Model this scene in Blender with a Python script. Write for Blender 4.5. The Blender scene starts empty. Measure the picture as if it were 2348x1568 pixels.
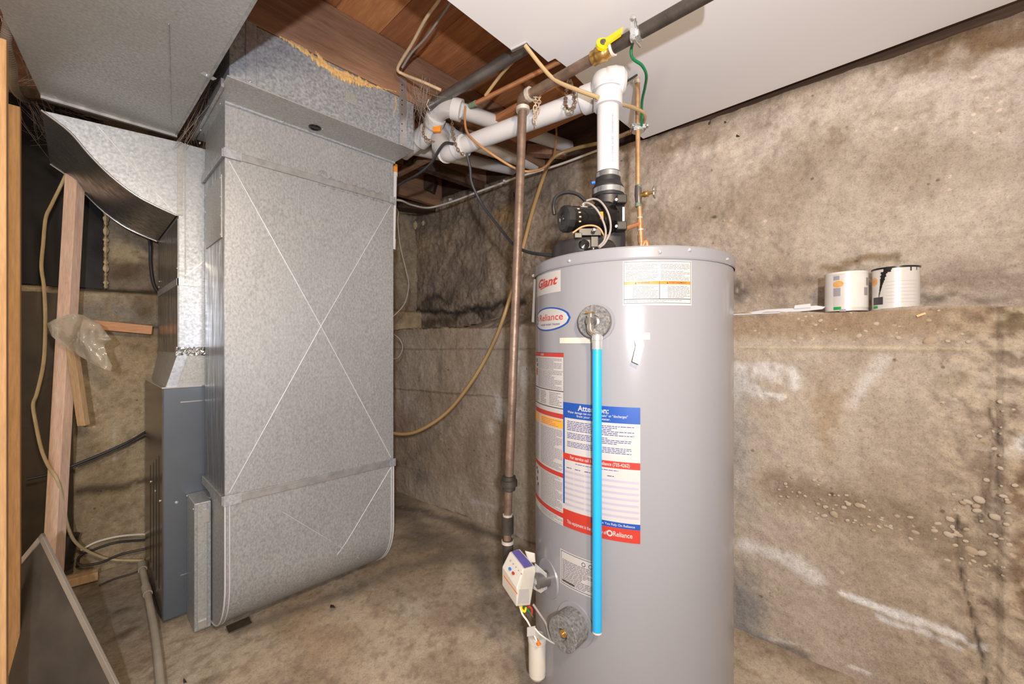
import bpy, bmesh, math, random
import numpy as np
from mathutils import Vector, Matrix
random.seed(7)
S = bpy.context.scene
COL = S.collection
PI = math.pi

# ------------------------------------------------------------------ camera, light, exposure
H = 1.02                                   # lens height
FPX = 940.0                                # focal length in pixels of a 2348 wide frame
HOR = 790.0                                # row of the horizon
YAW = math.radians(46.5)
FW = (math.sin(YAW), math.cos(YAW))
RT = (math.cos(YAW), -math.sin(YAW))
cam = bpy.data.cameras.new('camera')
cam.sensor_width = 36.0
cam.lens = 36.0 * FPX / 2348.0
cam.shift_y = 6.0 / 2348.0
cam.clip_start = 0.02
camo = bpy.data.objects.new('camera', cam)
COL.objects.link(camo)
camo.location = (0, 0, H)
camo.rotation_euler = (PI / 2, 0, -YAW)
S.camera = camo

W = bpy.data.worlds.new('world')
S.world = W
W.use_nodes = True
bg = W.node_tree.nodes['Background']
bg.inputs[0].default_value = (1.0, 0.79, 0.60, 1)
bg.inputs[1].default_value = 0.60

def area(name, loc, target, size, power, color, size_y=None, shape='DISK'):
    l = bpy.data.lights.new(name, 'AREA')
    l.shape = shape
    l.size = size
    if size_y: l.size_y = size_y
    l.energy = power
    l.color = color
    o = bpy.data.objects.new(name, l)
    COL.objects.link(o)
    o.location = loc
    o.rotation_euler = (Vector(target) - Vector(loc)).to_track_quat('-Z', 'Y').to_euler()
    return o
FL = (-0.35 * FW[0] + 0.07 * RT[0], -0.35 * FW[1] + 0.07 * RT[1], H + 0.12)
area('flash', FL, (FL[0] + FW[0], FL[1] + FW[1], FL[2] - 0.02), 0.05, 29, (0.92, 0.93, 1.0))
area('room_lamp', (0.05, -0.40, 1.62), (0.95, 2.1, 0.6), 0.16, 20, (1.0, 0.78, 0.53))

S.view_settings.view_transform = 'Standard'
S.view_settings.look = 'None'
S.view_settings.exposure = 0.0
S.view_settings.gamma = 1.0
S.view_settings.use_curve_mapping = False

# ------------------------------------------------------------------ helpers
def P(px, py, t=None, X=None, Y=None, Z=None):
    """a point of the room on the sight line of a photo pixel, at a depth or on a plane"""
    u = (px - 1174.0) / FPX
    v = (HOR - py) / FPX
    d = (FW[0] + RT[0] * u, FW[1] + RT[1] * u, v)
    if X is not None: t = X / d[0]
    elif Y is not None: t = Y / d[1]
    elif Z is not None: t = (Z - H) / v
    return Vector((d[0] * t, d[1] * t, H + v * t))

ORG = {}
class MB:
    def __init__(s):
        s.v = []; s.f = []; s.sm = []; s.mi = []
    def add(s, vs, fs, smooth=False, mi=0):
        b = len(s.v)
        s.v += [tuple(v) for v in vs]
        for f in fs:
            s.f.append(tuple(i + b for i in f)); s.sm.append(smooth); s.mi.append(mi)
        return s
    def box(s, a, b, mi=0):
        x0, y0, z0 = [min(a[i], b[i]) for i in range(3)]
        x1, y1, z1 = [max(a[i], b[i]) for i in range(3)]
        vs = [(x0,y0,z0),(x1,y0,z0),(x1,y1,z0),(x0,y1,z0),(x0,y0,z1),(x1,y0,z1),(x1,y1,z1),(x0,y1,z1)]
        return s.add(vs, [(0,3,2,1),(4,5,6,7),(0,1,5,4),(1,2,6,5),(2,3,7,6),(3,0,4,7)], False, mi)
    def frame(s, c, ax, ay, az, mi=0):
        """box from centre and three half axes"""
        c, ax, ay, az = Vector(c), Vector(ax), Vector(ay), Vector(az)
        vs = []
        for k in (-1, 1):
            for i, j in ((-1,-1),(1,-1),(1,1),(-1,1)):
                vs.append(c + ax * i + ay * j + az * k)
        return s.add(vs, [(0,3,2,1),(4,5,6,7),(0,1,5,4),(1,2,6,5),(2,3,7,6),(3,0,4,7)], False, mi)
    def beam(s, p, q, w, h, up=(0,0,1), mi=0):
        p, q = Vector(p), Vector(q)
        d = (q - p)
        side = d.cross(Vector(up))
        if side.length < 1e-6: side = d.cross(Vector((1,0,0)))
        side.normalize()
        n = side.cross(d).normalized()
        return s.frame((p + q) / 2, side * w / 2, n * h / 2, d / 2, mi)
    def tube(s, pts, r, seg=10, caps=True, mi=0):
        pts = [Vector(p) for p in pts]
        n = len(pts)
        rr = r if isinstance(r, (list, tuple)) else [r] * n
        tang = []
        for i in range(n):
            a = pts[max(0, i - 1)]; b = pts[min(n - 1, i + 1)]
            tg = (b - a)
            if tg.length < 1e-9: tg = Vector((0,0,1))
            tang.append(tg.normalized())
        ref = Vector((0,0,1)) if abs(tang[0].z) < 0.9 else Vector((1,0,0))
        nrm = (ref - tang[0] * ref.dot(tang[0])).normalized()
        vs = []
        for i in range(n):
            nrm = (nrm - tang[i] * nrm.dot(tang[i]))
            if nrm.length < 1e-6: nrm = tang[i].orthogonal()
            nrm.normalize()
            bi = tang[i].cross(nrm)
            for k in range(seg):
                a = 2 * PI * k / seg
                vs.append(pts[i] + (nrm * math.cos(a) + bi * math.sin(a)) * rr[i])
        fs = []
        for i in range(n - 1):
            for k in range(seg):
                k2 = (k + 1) % seg
                fs.append((i*seg+k, i*seg+k2, (i+1)*seg+k2, (i+1)*seg+k))
        s.add(vs, fs, True, mi)
        if caps:
            s.add([vs[k] for k in range(seg)], [tuple(range(seg))[::-1]], False, mi)
            s.add([vs[(n-1)*seg+k] for k in range(seg)], [tuple(range(seg))], False, mi)
        return s
    def lathe(s, c, axis, prof, seg=32, mi=0, smooth=True, a0=0.0, a1=None, ref=None):
        """prof: (radius, height along axis)"""
        c = Vector(c); ax = Vector(axis).normalized()
        n = Vector(ref) if ref else (Vector((1,0,0)) if abs(ax.x) < 0.9 else Vector((0,1,0)))
        n = (n - ax * n.dot(ax)).normalized(); b = ax.cross(n)
        full = a1 is None
        if full: a1 = a0 + 2 * PI
        m = seg if full else seg + 1
        for j in range(len(prof) - 1):
            (r0, h0), (r1, h1) = prof[j], prof[j + 1]
            vs = []
            for (r, h) in ((r0, h0), (r1, h1)):
                for k in range(m):
                    a = a0 + (a1 - a0) * k / seg
                    vs.append(c + ax * h + (n * math.cos(a) + b * math.sin(a)) * r)
            fs = []
            for k in range(seg):
                k2 = (k + 1) % m
                if r0 < 1e-7: fs.append((k, m + k2, m + k))
                elif r1 < 1e-7: fs.append((k, k2, m + k))
                else: fs.append((k, k2, m + k2, m + k))
            s.add(vs, fs, smooth, mi)
        return s
    def prism(s, poly, vec, mi=0, smooth=False):
        n = len(poly); v = Vector(vec)
        a = [Vector(p) for p in poly]; b = [p + v for p in a]
        fs = [tuple(range(n))[::-1], tuple(range(n, 2 * n))]
        s.add(a + b, fs, False, mi)
        s.add(a + b, [(i, (i+1) % n, n + (i+1) % n, n + i) for i in range(n)], smooth, mi)
        return s
    def hull(s, pts, mi=0):
        bm = bmesh.new()
        for p in pts: bm.verts.new(p)
        bmesh.ops.convex_hull(bm, input=bm.verts[:])
        bm.verts.ensure_lookup_table(); bm.verts.index_update()
        s.add([v.co.copy() for v in bm.verts], [tuple(v.index for v in f.verts) for f in bm.faces], False, mi)
        bm.free()
        return s

def smooth_path(pts, k=6):
    pts = [Vector(p) for p in pts]
    if len(pts) < 3: return pts
    out = []
    e = [pts[0] * 2 - pts[1]] + pts + [pts[-1] * 2 - pts[-2]]
    for i in range(1, len(e) - 2):
        p0, p1, p2, p3 = e[i-1:i+3]
        for j in range(k):
            t = j / k
            out.append(0.5 * ((2*p1) + (p2-p0)*t + (2*p0-5*p1+4*p2-p3)*t*t + (3*p1-p0-3*p2+p3)*t**3))
    out.append(pts[-1])
    return out

SPLIT = set('seam bolt screw corner_tab cleat trunk_screw crease lid_screw elbow_seam strap_hole mount_lug lug_screw vent_slot joint verdigris_ring solder_ring collar sealant coupling hex_screw amber_panel blue_band red_band status_mark switch_bracket louvre side_lip bracket tab foam_smear table_row top_lip corner_seam bar tee pictogram end_flange dark_smudge grey_panel black_drip'.split())
def islands(mb):
    """split a builder into its separate solid pieces"""
    key = {}; rep = []
    for v in mb.v:
        k = (round(v[0], 5), round(v[1], 5), round(v[2], 5)); rep.append(key.setdefault(k, len(key)))
    par = list(range(len(key)))
    def find(a):
        while par[a] != a: par[a] = par[par[a]]; a = par[a]
        return a
    for f in mb.f:
        r0 = find(rep[f[0]])
        for i in f[1:]: par[find(rep[i])] = r0
    groups = {}
    for fi, f in enumerate(mb.f): groups.setdefault(find(rep[f[0]]), []).append(fi)
    out = []
    for g in groups.values():
        n = MB(); mp = {}
        for fi in g:
            idx = []
            for i in mb.f[fi]:
                if i not in mp: mp[i] = len(n.v); n.v.append(mb.v[i])
                idx.append(mp[i])
            n.f.append(tuple(idx)); n.sm.append(mb.sm[fi]); n.mi.append(mb.mi[fi])
        out.append(n)
    return out
def mk(name, mb, mats, parent=None, bevel=0.0, label=None, cat=None, group=None, kind=None):
    if parent is not None and name in SPLIT:
        res = [mk1(name, q, mats, parent, bevel, kind=kind) for q in islands(mb)]
        return res[0]
    return mk1(name, mb, mats, parent, bevel, label, cat, group, kind)
def mk1(name, mb, mats, parent=None, bevel=0.0, label=None, cat=None, group=None, kind=None):
    assert mb.v, name
    if name in ('printed_lines', 'white_writing', 'printed_marks', 'rule'): kind = 'stuff'
    me = bpy.data.meshes.new(name)
    V = np.array(mb.v, dtype=float)
    if parent is None:
        org = np.array([(V[:,0].min()+V[:,0].max())/2, (V[:,1].min()+V[:,1].max())/2, V[:,2].min()])
    else:
        org = np.array(ORG[parent.name])
    V = V - org
    me.from_pydata(V.tolist(), [], mb.f)
    me.update()
    if not isinstance(mats, (list, tuple)): mats = [mats]
    for m in mats: me.materials.append(m)
    me.polygons.foreach_set('use_smooth', mb.sm)
    me.polygons.foreach_set('material_index', mb.mi)
    o = bpy.data.objects.new(name, me)
    COL.objects.link(o)
    if parent is None:
        o.location = org
    else:
        o.parent = parent
    ORG[o.name] = tuple(org)
    if bevel > 0:
        bm = bmesh.new(); bm.from_mesh(me)
        bmesh.ops.remove_doubles(bm, verts=bm.verts, dist=1e-6)
        bmesh.ops.recalc_face_normals(bm, faces=bm.faces)
        bm.to_mesh(me); bm.free()
        md = o.modifiers.new('bevel', 'BEVEL'); md.width = bevel; md.segments = 2; md.limit_method = 'ANGLE'
        md.angle_limit = math.radians(40)
    if label: o['label'] = label
    if cat: o['category'] = cat
    if group: o['group'] = group
    if kind: o['kind'] = kind
    return o

def thing(name, loc, label, cat, group=None):
    o = bpy.data.objects.new(name, None)
    COL.objects.link(o)
    o.empty_display_size = 0.05
    o.location = loc
    ORG[o.name] = tuple(loc)
    o['label'] = label; o['category'] = cat
    if group: o['group'] = group
    return o

# ------------------------------------------------------------------ noise in numpy
def _h(ix, iy, seed):
    n = (ix * 374761393 + iy * 668265263 + seed * 2147483647) & 0xffffffff
    n = ((n ^ (n >> 13)) * 1274126177) & 0xffffffff
    n = n ^ (n >> 16)
    return (n & 0xffff) / 65535.0
def vnoise(x, y, seed=0):
    ix = np.floor(x).astype(np.int64); iy = np.floor(y).astype(np.int64)
    fx = x - ix; fy = y - iy
    fx = fx*fx*(3-2*fx); fy = fy*fy*(3-2*fy)
    a = _h(ix, iy, seed); b = _h(ix+1, iy, seed); c = _h(ix, iy+1, seed); d = _h(ix+1, iy+1, seed)
    return a*(1-fx)*(1-fy) + b*fx*(1-fy) + c*(1-fx)*fy + d*fx*fy
def fbm(x, y, oc=5, seed=0, gain=0.5):
    s = 0; a = 1; tot = 0
    for i in range(oc):
        s = s + a * vnoise(x, y, seed + i * 17); tot += a
        a *= gain; x = x * 2.03 + 5.1; y = y * 2.03 + 1.7
    return s / tot
def sst(a, b, x):
    t = np.clip((x - a) / (b - a), 0, 1); return t*t*(3-2*t)
def seg_dist(a, b, pts):
    d = np.full(a.shape, 1e9)
    for (p, q) in zip(pts[:-1], pts[1:]):
        dx, dy = q[0]-p[0], q[1]-p[1]; L = dx*dx + dy*dy + 1e-12
        t = np.clip(((a-p[0])*dx + (b-p[1])*dy) / L, 0, 1)
        d = np.minimum(d, np.hypot(a-(p[0]+t*dx), b-(p[1]+t*dy)))
    return d
def lin(c):
    c = np.array(c, dtype=float) / 255.0
    return np.where(c <= 0.04045, c/12.92, ((c+0.055)/1.055)**2.4)
def L4(c):
    l = lin(c); return (float(l[0]), float(l[1]), float(l[2]), 1.0)
class Paint:
    def __init__(s, a, b, base):
        s.a, s.b = a, b
        s.c = np.tile(lin(base), (a.size, 1)).reshape(a.shape + (3,))
        s.w1 = (fbm(a*9, b*9, 5, 91) - 0.5); s.w2 = (fbm(a*9+40, b*9, 5, 77) - 0.5)
        s.g = fbm(a*45, b*45, 3, 5)
    def mix(s, m, col):
        m = np.clip(m, 0, 1)[..., None]; s.c = s.c * (1 - m) + lin(col) * m
    def blob(s, c, r, col, amt=1.0, warp=0.12, soft=0.5, grain=0.0):
        aa = (s.a - c[0] + s.w1 * warp) / r[0]; bb = (s.b - c[1] + s.w2 * warp) / r[1]
        m = 1 - sst(1 - soft, 1 + soft, np.hypot(aa, bb))
        if grain: m = m * sst(0.5 - 0.5*grain, 0.5 + 0.2*grain, s.g + m * 0.25 - 0.12 * grain)
        s.mix(m * amt, col)
    def line(s, pts, w, col, amt=1.0, warp=0.02, soft=0.6, grain=0.0):
        sa, sb = s.a, s.b
        d = seg_dist(sa + s.w1 * warp, sb + s.w2 * warp, pts) / w
        m = 1 - sst(1 - soft, 1 + soft, d)
        if grain: m = m * sst(0.5 - 0.5*grain, 0.5 + 0.2*grain, s.g + m * 0.25 - 0.12 * grain)
        s.mix(m * amt, col)

# ------------------------------------------------------------------ materials
def nodes(name):
    m = bpy.data.materials.new(name); m.use_nodes = True
    nt = m.node_tree; b = nt.nodes['Principled BSDF']
    return m, nt, b
def coords(nt, scale=(1,1,1), gen='Object'):
    tc = nt.nodes.new('ShaderNodeTexCoord'); mp = nt.nodes.new('ShaderNodeMapping')
    mp.inputs['Scale'].default_value = scale
    nt.links.new(tc.outputs[gen], mp.inputs[0]); return mp.outputs[0]
def noise(nt, vec, scale, detail=4, rough=0.55):
    n = nt.nodes.new('ShaderNodeTexNoise'); n.inputs['Scale'].default_value = scale
    n.inputs['Detail'].default_value = detail; n.inputs['Roughness'].default_value = rough
    nt.links.new(vec, n.inputs['Vector']); return n.outputs['Fac']
def ramp(nt, fac, stops):
    r = nt.nodes.new('ShaderNodeValToRGB')
    while len(r.color_ramp.elements) < len(stops): r.color_ramp.elements.new(0.5)
    for e, (p, c) in zip(r.color_ramp.elements, stops): e.position = p; e.color = c
    nt.links.new(fac, r.inputs[0]); return r.outputs[0]
def mixc(nt, a, b, fac, mode='MULTIPLY'):
    m = nt.nodes.new('ShaderNodeMix'); m.data_type = 'RGBA'; m.blend_type = mode
    if isinstance(fac, float): m.inputs[0].default_value = fac
    else: nt.links.new(fac, m.inputs[0])
    for i, x in ((6, a), (7, b)):
        if isinstance(x, tuple): m.inputs[i].default_value = x
        else: nt.links.new(x, m.inputs[i])
    return m.outputs[2]
def bump(nt, b, h, strength=0.3, dist=0.01):
    n = nt.nodes.new('ShaderNodeBump'); n.inputs['Strength'].default_value = strength
    n.inputs['Distance'].default_value = dist
    nt.links.new(h, n.inputs['Height']); nt.links.new(n.outputs[0], b.inputs['Normal'])
def plain(name, col, rough=0.5, metal=0.0, var=0.12, vscale=14, bmp=0.0, coat=0.0, spec=0.5, scale=(1,1,1), alpha=1.0, trans=0.0):
    m, nt, b = nodes(name)
    v = coords(nt, scale)
    f = noise(nt, v, vscale, 5)
    c = L4(col)
    lo = tuple(x * (1 - var) for x in c[:3]) + (1,); hi = tuple(min(1, x * (1 + var)) for x in c[:3]) + (1,)
    nt.links.new(ramp(nt, f, [(0.3, lo), (0.7, hi)]), b.inputs['Base Color'])
    b.inputs['Roughness'].default_value = rough; b.inputs['Metallic'].default_value = metal
    b.inputs['Specular IOR Level'].default_value = spec
    if coat: b.inputs['Coat Weight'].default_value = coat; b.inputs['Coat Roughness'].default_value = 0.08
    if bmp: bump(nt, b, noise(nt, v, vscale * 3, 4), bmp, 0.004)
    if alpha < 1: b.inputs['Alpha'].default_value = alpha
    if trans: b.inputs['Transmission Weight'].default_value = trans
    return m
def galv(name, c1, c2, metal=0.45, rough=0.42, fleck=90, scale=(1, 1, 1), amt=0.5, dust=0.0):
    m, nt, b = nodes(name)
    v = coords(nt, scale)
    vo = nt.nodes.new('ShaderNodeTexVoronoi'); vo.inputs['Scale'].default_value = fleck
    n1 = noise(nt, v, fleck * 1.1, 3, 0.6)
    nt.links.new(v, vo.inputs['Vector'])
    big = noise(nt, v, 3.2, 5, 0.6)
    col = ramp(nt, n1, [(0.30, L4(c1)), (0.68, L4(c2))])
    bw = nt.nodes.new('ShaderNodeRGBToBW'); nt.links.new(vo.outputs['Color'], bw.inputs[0])
    g = ramp(nt, bw.outputs[0], [(0.2, (0.82,0.82,0.83,1)), (0.8, (1.08,1.08,1.08,1))])
    col = mixc(nt, col, g, amt)
    col = mixc(nt, col, ramp(nt, big, [(0.3, (0.86,0.86,0.87,1)), (0.7, (1.06,1.06,1.06,1))]), 0.8)
    if dust:
        col = mixc(nt, col, L4((150,138,124)), ramp(nt, noise(nt, v, 2.2, 6, 0.7), [(0.42, (0,0,0,1)), (0.75, (dust,dust,dust,1))]), 'MIX')
    nt.links.new(col, b.inputs['Base Color'])
    b.inputs['Metallic'].default_value = metal
    rg = ramp(nt, n1, [(0.3, (rough+0.1,)*3 + (1,)), (0.7, (rough-0.08,)*3 + (1,))])
    nt.links.new(rg, b.inputs['Roughness'])
    bump(nt, b, n1, 0.08, 0.002)
    return m
def wood(name, c1, c2, scale, rough=0.75, knots=True, bmp=0.25):
    m, nt, b = nodes(name)
    v = coords(nt, scale)
    f = noise(nt, v, 5, 6, 0.62)
    f2 = noise(nt, v, 26, 4, 0.6)
    col = ramp(nt, f, [(0.25, L4(c1)), (0.75, L4(c2))])
    col = mixc(nt, col, ramp(nt, f2, [(0.3, (0.72,0.7,0.68,1)), (0.65, (1.05,1.05,1.05,1))]), 0.75)
    if knots:
        v2 = coords(nt, (7, 7, 7)); vo = nt.nodes.new('ShaderNodeTexVoronoi'); vo.inputs['Scale'].default_value = 0.9
        nt.links.new(v2, vo.inputs['Vector'])
        col = mixc(nt, col, ramp(nt, vo.outputs['Distance'], [(0.05, (0.35,0.22,0.14,1)), (0.11, (1,1,1,1))]), 0.8)
    nt.links.new(col, b.inputs['Base Color']); b.inputs['Roughness'].default_value = rough
    bump(nt, b, f2, bmp, 0.003)
    return m
def rock(name, grainscale=60, rough=0.92, bmp=0.6, pits=0.8):
    m, nt, b = nodes(name)
    at = nt.nodes.new('ShaderNodeVertexColor'); at.layer_name = 'Col'
    v = coords(nt)
    n1 = noise(nt, v, grainscale, 8, 0.7)
    n2 = noise(nt, v, 11, 8, 0.65)
    col = mixc(nt, at.outputs['Color'], ramp(nt, n1, [(0.28, (0.72,0.71,0.70,1)), (0.5, (0.98,0.98,0.98,1)), (0.74, (1.2,1.19,1.17,1))]), 0.85)
    col = mixc(nt, col, ramp(nt, n2, [(0.3, (0.86,0.84,0.81,1)), (0.55, (1.0,1.0,1.0,1)), (0.75, (1.10,1.09,1.06,1))]), 0.9)
    n3 = noise(nt, v, 210, 6, 0.8)
    col = mixc(nt, col, ramp(nt, n3, [(0.34, (0.50,0.48,0.46,1)), (0.45, (0.96,0.96,0.96,1)), (0.56, (1.02,1.02,1.02,1)), (0.68, (1.30,1.28,1.25,1))]), 0.9)
    vo = nt.nodes.new('ShaderNodeTexVoronoi'); vo.inputs['Scale'].default_value = 42; nt.links.new(v, vo.inputs['Vector'])
    vc = nt.nodes.new('ShaderNodeRGBToBW'); nt.links.new(vo.outputs['Color'], vc.inputs[0])
    sel = ramp(nt, vc.outputs[0], [(0.78, (0,0,0,1)), (0.84, (1,1,1,1))])
    dd = ramp(nt, vo.outputs['Distance'], [(0.16, (1,1,1,1)), (0.30, (0,0,0,1))])
    msk = mixc(nt, sel, dd, 1.0)
    tone = ramp(nt, n2, [(0.45, (0.35,0.32,0.29,1)), (0.5, (1.45,1.40,1.30,1))])
    peb = mixc(nt, col, tone, msk)
    col = mixc(nt, col, peb, pits, 'MIX')
    nt.links.new(col, b.inputs['Base Color']); b.inputs['Roughness'].default_value = rough
    b.inputs['Specular IOR Level'].default_value = 0.25
    ad = nt.nodes.new('ShaderNodeMath'); ad.operation = 'ADD'
    nt.links.new(n1, ad.inputs[0]); nt.links.new(n3, ad.inputs[1])
    bump(nt, b, ad.outputs[0], bmp, 0.006)
    return m

M = {}
M['rock'] = rock('old_concrete')
M['rock_floor'] = rock('floor_concrete', 70, 0.9, 0.35, 0.35)
M['galv'] = galv('galvanized_steel', (144,147,150), (180,183,186), metal=0.3, fleck=150, scale=(1, 1, 0.6), amt=0.28, dust=0.12)
M['galv_side'] = galv('smooth_galvanized_steel', (118,119,120), (165,167,168), metal=0.8, rough=0.3, fleck=14, scale=(3, 3, 0.4), amt=0.3)
M['galv_bright'] = galv('bright_galvanized_steel', (156,162,170), (198,204,212), metal=0.45, rough=0.36, fleck=95, amt=0.5)
M['galv_spangle'] = galv('spangled_galvanized_steel', (136,142,150), (190,196,203), metal=0.3, rough=0.38, fleck=100, amt=0.6)
M['galv_dull'] = galv('dull_galvanized_steel', (158,161,160), (184,187,186), metal=0.3, rough=0.45, fleck=130, scale=(1, 1, 1), amt=0.25, dust=0.3)
M['cleat'] = galv('cleat_steel', (150,152,153), (182,184,185), metal=0.5, rough=0.38, fleck=30)
M['bright'] = plain('highlight_steel', (208,211,215), 0.35, 0.2, 0.05)  # paler than the duct sheet: paints highlights on creases and elbow seams
M['shiny'] = plain('shiny_steel', (214,216,218), 0.2, 0.9, 0.06, 20)
M['zinc'] = plain('zinc_screws', (222,226,230), 0.25, 0.8, 0.05)
M['foil'] = plain('foil_tape', (215,217,220), 0.15, 1.0, 0.1, 30, bmp=1.0)
M['furnace'] = plain('furnace_enamel', (98,106,116), 0.32, 0.35, 0.06, 6)
M['furnace_side'] = plain('furnace_side_steel', (112,106,98), 0.25, 0.8, 0.25, 5, scale=(1,1,3))
M['black'] = plain('black_plastic', (38,37,38), 0.38, 0, 0.25, 30)
M['blackgloss'] = plain('black_gloss', (26,24,22), 0.16, 0.2, 0.2, 10)
M['rubber'] = plain('black_rubber', (34,34,36), 0.5, 0, 0.2, 20)
M['heater'] = plain('grey_enamel', (138,138,142), 0.24, 0.0, 0.02, 3, coat=0.2, spec=0.35)
M['heater_lid'] = plain('grey_enamel_lid', (135,135,140), 0.32, 0.0, 0.02, 3, coat=0.3)
M['gasket'] = plain('beige_plastic', (206,200,188), 0.4, 0, 0.04)
M['foam'] = plain('grey_foam', (120,118,116), 0.95, 0, 0.5, 160, bmp=0.8)
M['blue'] = plain('blue_tube', (30,160,214), 0.35, 0, 0.03, coat=0.2)
M['pvc'] = plain('white_pvc', (208,208,210), 0.32, 0, 0.03, 8)
M['pvc_old'] = plain('aged_pvc', (205,196,178), 0.5, 0, 0.08, 8)
M['grey_pvc'] = plain('dusty_pvc', (168,160,145), 0.7, 0, 0.15, 12)
M['conduit'] = plain('dusty_conduit', (122,110,96), 0.7, 0.1, 0.2, 20)
M['iron'] = plain('old_iron_pipe', (74,68,64), 0.5, 0.45, 0.4, 20, bmp=0.3)
M['iron_rusty'] = plain('brown_iron_pipe', (124,104,90), 0.45, 0.4, 0.35, 22, bmp=0.3)
M['steel_pipe'] = plain('grey_steel_pipe', (118,114,112), 0.38, 0.6, 0.3, 9)
M['copper'] = plain('copper', (206,146,104), 0.35, 0.5, 0.2, 18)
M['copper_old'] = plain('aged_copper', (196,156,116), 0.4, 0.4, 0.3, 22)
M['verdigris'] = plain('verdigris', (116,140,122), 0.7, 0.1, 0.3, 40)
M['solder'] = plain('solder', (214,208,196), 0.4, 0.4, 0.1)
M['brass'] = plain('brass', (196,156,90), 0.3, 0.8, 0.15)
M['chrome'] = plain('chrome', (225,225,225), 0.12, 1.0, 0.03)
M['yellow'] = plain('yellow_handle', (242,206,10), 0.4, 0, 0.03)
M['green'] = plain('green_wire', (18,118,72), 0.4, 0, 0.05)
M['bluedot'] = plain('blue_knob', (40,110,200), 0.4)
M['orange'] = plain('orange_primer', (228,140,40), 0.6, 0, 0.1)
M['tan_cable'] = plain('tan_cable', (206,180,146), 0.55, 0, 0.12, 30)
M['grey_cable'] = plain('grey_cable', (150,142,136), 0.55, 0, 0.1, 30)
M['white_cable'] = plain('white_cable', (226,220,210), 0.5, 0, 0.06, 30)
M['cream_cable'] = plain('cream_cable', (196,178,140), 0.6, 0, 0.12, 30)
M['brown_cable'] = plain('brown_cable', (188,140,92), 0.5, 0, 0.1, 30)
M['black_cable'] = plain('black_cable', (48,50,56), 0.45, 0, 0.1, 30)
M['hose'] = plain('clear_vinyl_hose', (188,160,116), 0.15, 0, 0.08, 10, coat=0.5)
M['hose_low'] = plain('tan_vinyl_hose', (150,124,84), 0.3, 0, 0.08, 10)
M['chain'] = plain('rusty_chain', (128,104,84), 0.6, 0.3, 0.4, 60)
M['chain_light'] = plain('light_chain', (198,176,152), 0.5, 0.3, 0.2, 60)
M['board'] = plain('white_board', (238,238,242), 0.6, 0, 0.02, 2.0)
M['plank3'] = wood('plank_wood_light', (176,114,68), (216,156,104), (6, 0.6, 6), knots=False)
M['joist'] = wood('joist_wood', (124,90,68), (170,132,106), (0.6, 6, 6))
M['plank'] = wood('plank_wood', (150,92,54), (204,138,88), (6, 0.6, 6), knots=False)
M['plank2'] = wood('plank_wood_dark', (136,86,54), (186,126,82), (6, 0.6, 6), knots=False)
M['stud'] = wood('pine_stud', (190,146,98), (218,176,128), (9, 9, 0.7))
M['stud_pink'] = wood('pinkish_pine', (222,188,166), (240,212,192), (9, 9, 0.8))
M['stick'] = wood('stick_wood', (184,152,112), (208,178,138), (9, 9, 0.8))
M['stick_o'] = wood('orange_stick', (208,150,108), (226,174,132), (0.9, 9, 9))
M['sill'] = wood('sill_wood', (46,34,26), (92,70,54), (5, 0.7, 5))
M['blackpoly'] = plain('black_poly', (20,21,23), 0.55, 0, 0.4, 5, bmp=0.4, spec=0.3)
M['brownpoly'] = plain('brown_poly', (62,52,38), 0.5, 0, 0.45, 5, bmp=0.4)
M['bag'] = plain('clear_bag', (206,196,178), 0.15, 0, 0.08, 6, alpha=0.58, coat=0.8)
M['sprayfoam'] = plain('yellow_foam', (220,182,122), 0.85, 0, 0.15, 40, bmp=0.8)
M['creamfoam'] = plain('cream_foam', (212,196,158), 0.85, 0, 0.15, 40, bmp=0.8)
M['alu'] = plain('aluminium_frame', (182,176,166), 0.35, 0.5, 0.08)
M['web'] = plain('cobweb', (170,160,150), 0.9, 0, 0.1, alpha=0.6)
M['pebble'] = plain('pebble', (176,162,142), 0.75, 0, 0.2, 20, bmp=0.2)
M['pebble2'] = plain('pebble_brown', (164,146,122), 0.8, 0, 0.25, 20, bmp=0.2)
M['paper'] = plain('label_paper', (180,176,173), 0.45, 0, 0.01, spec=0.08)
M['inkred'] = plain('ink_red', (176,50,38), 0.4, 0, 0.02)
M['inkorange'] = plain('ink_orange', (232,122,40), 0.4, 0, 0.02)
M['inkamber'] = plain('ink_amber', (236,158,52), 0.4, 0, 0.02)
M['inkblue'] = plain('ink_blue', (20,70,150), 0.4, 0, 0.02)
M['inknavy'] = plain('ink_navy', (46,54,120), 0.4, 0, 0.02)
M['inkgrey'] = plain('ink_grey', (150,146,152), 0.5, 0, 0.02)
M['inklight'] = plain('ink_light', (166,158,174), 0.5, 0, 0.02)
M['inkmid'] = plain('ink_mid', (112,108,114), 0.5, 0, 0.02)
M['inkdark'] = plain('ink_dark', (60,58,60), 0.5, 0, 0.02)
M['inkpurple'] = plain('ink_purple', (98,90,160), 0.5, 0, 0.1, 40)
M['inkgreen'] = plain('ink_green', (30,150,70), 0.5, 0, 0.02)
M['tape'] = plain('masking_tape', (206,198,182), 0.7, 0, 0.04)
M['canwhite'] = plain('can_paint_white', (218,214,208), 0.3, 0, 0.05, 20)
M['canlabel'] = plain('can_label', (208,204,198), 0.28, 0.1, 0.03, 20)
M['candark'] = plain('black_paint', (30,28,28), 0.3, 0, 0.1)

def screen_mat():
    m, nt, b = nodes('insect_mesh')
    v = coords(nt)
    b.inputs['Base Color'].default_value = L4((78, 74, 68)); b.inputs['Roughness'].default_value = 0.7
    f = noise(nt, v, 5, 5)
    nt.links.new(ramp(nt, f, [(0.3, L4((62,58,54))), (0.7, L4((104,98,90)))]), b.inputs['Base Color'])
    b.inputs['Alpha'].default_value = 0.82
    return m
M['screen'] = screen_mat()

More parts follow.
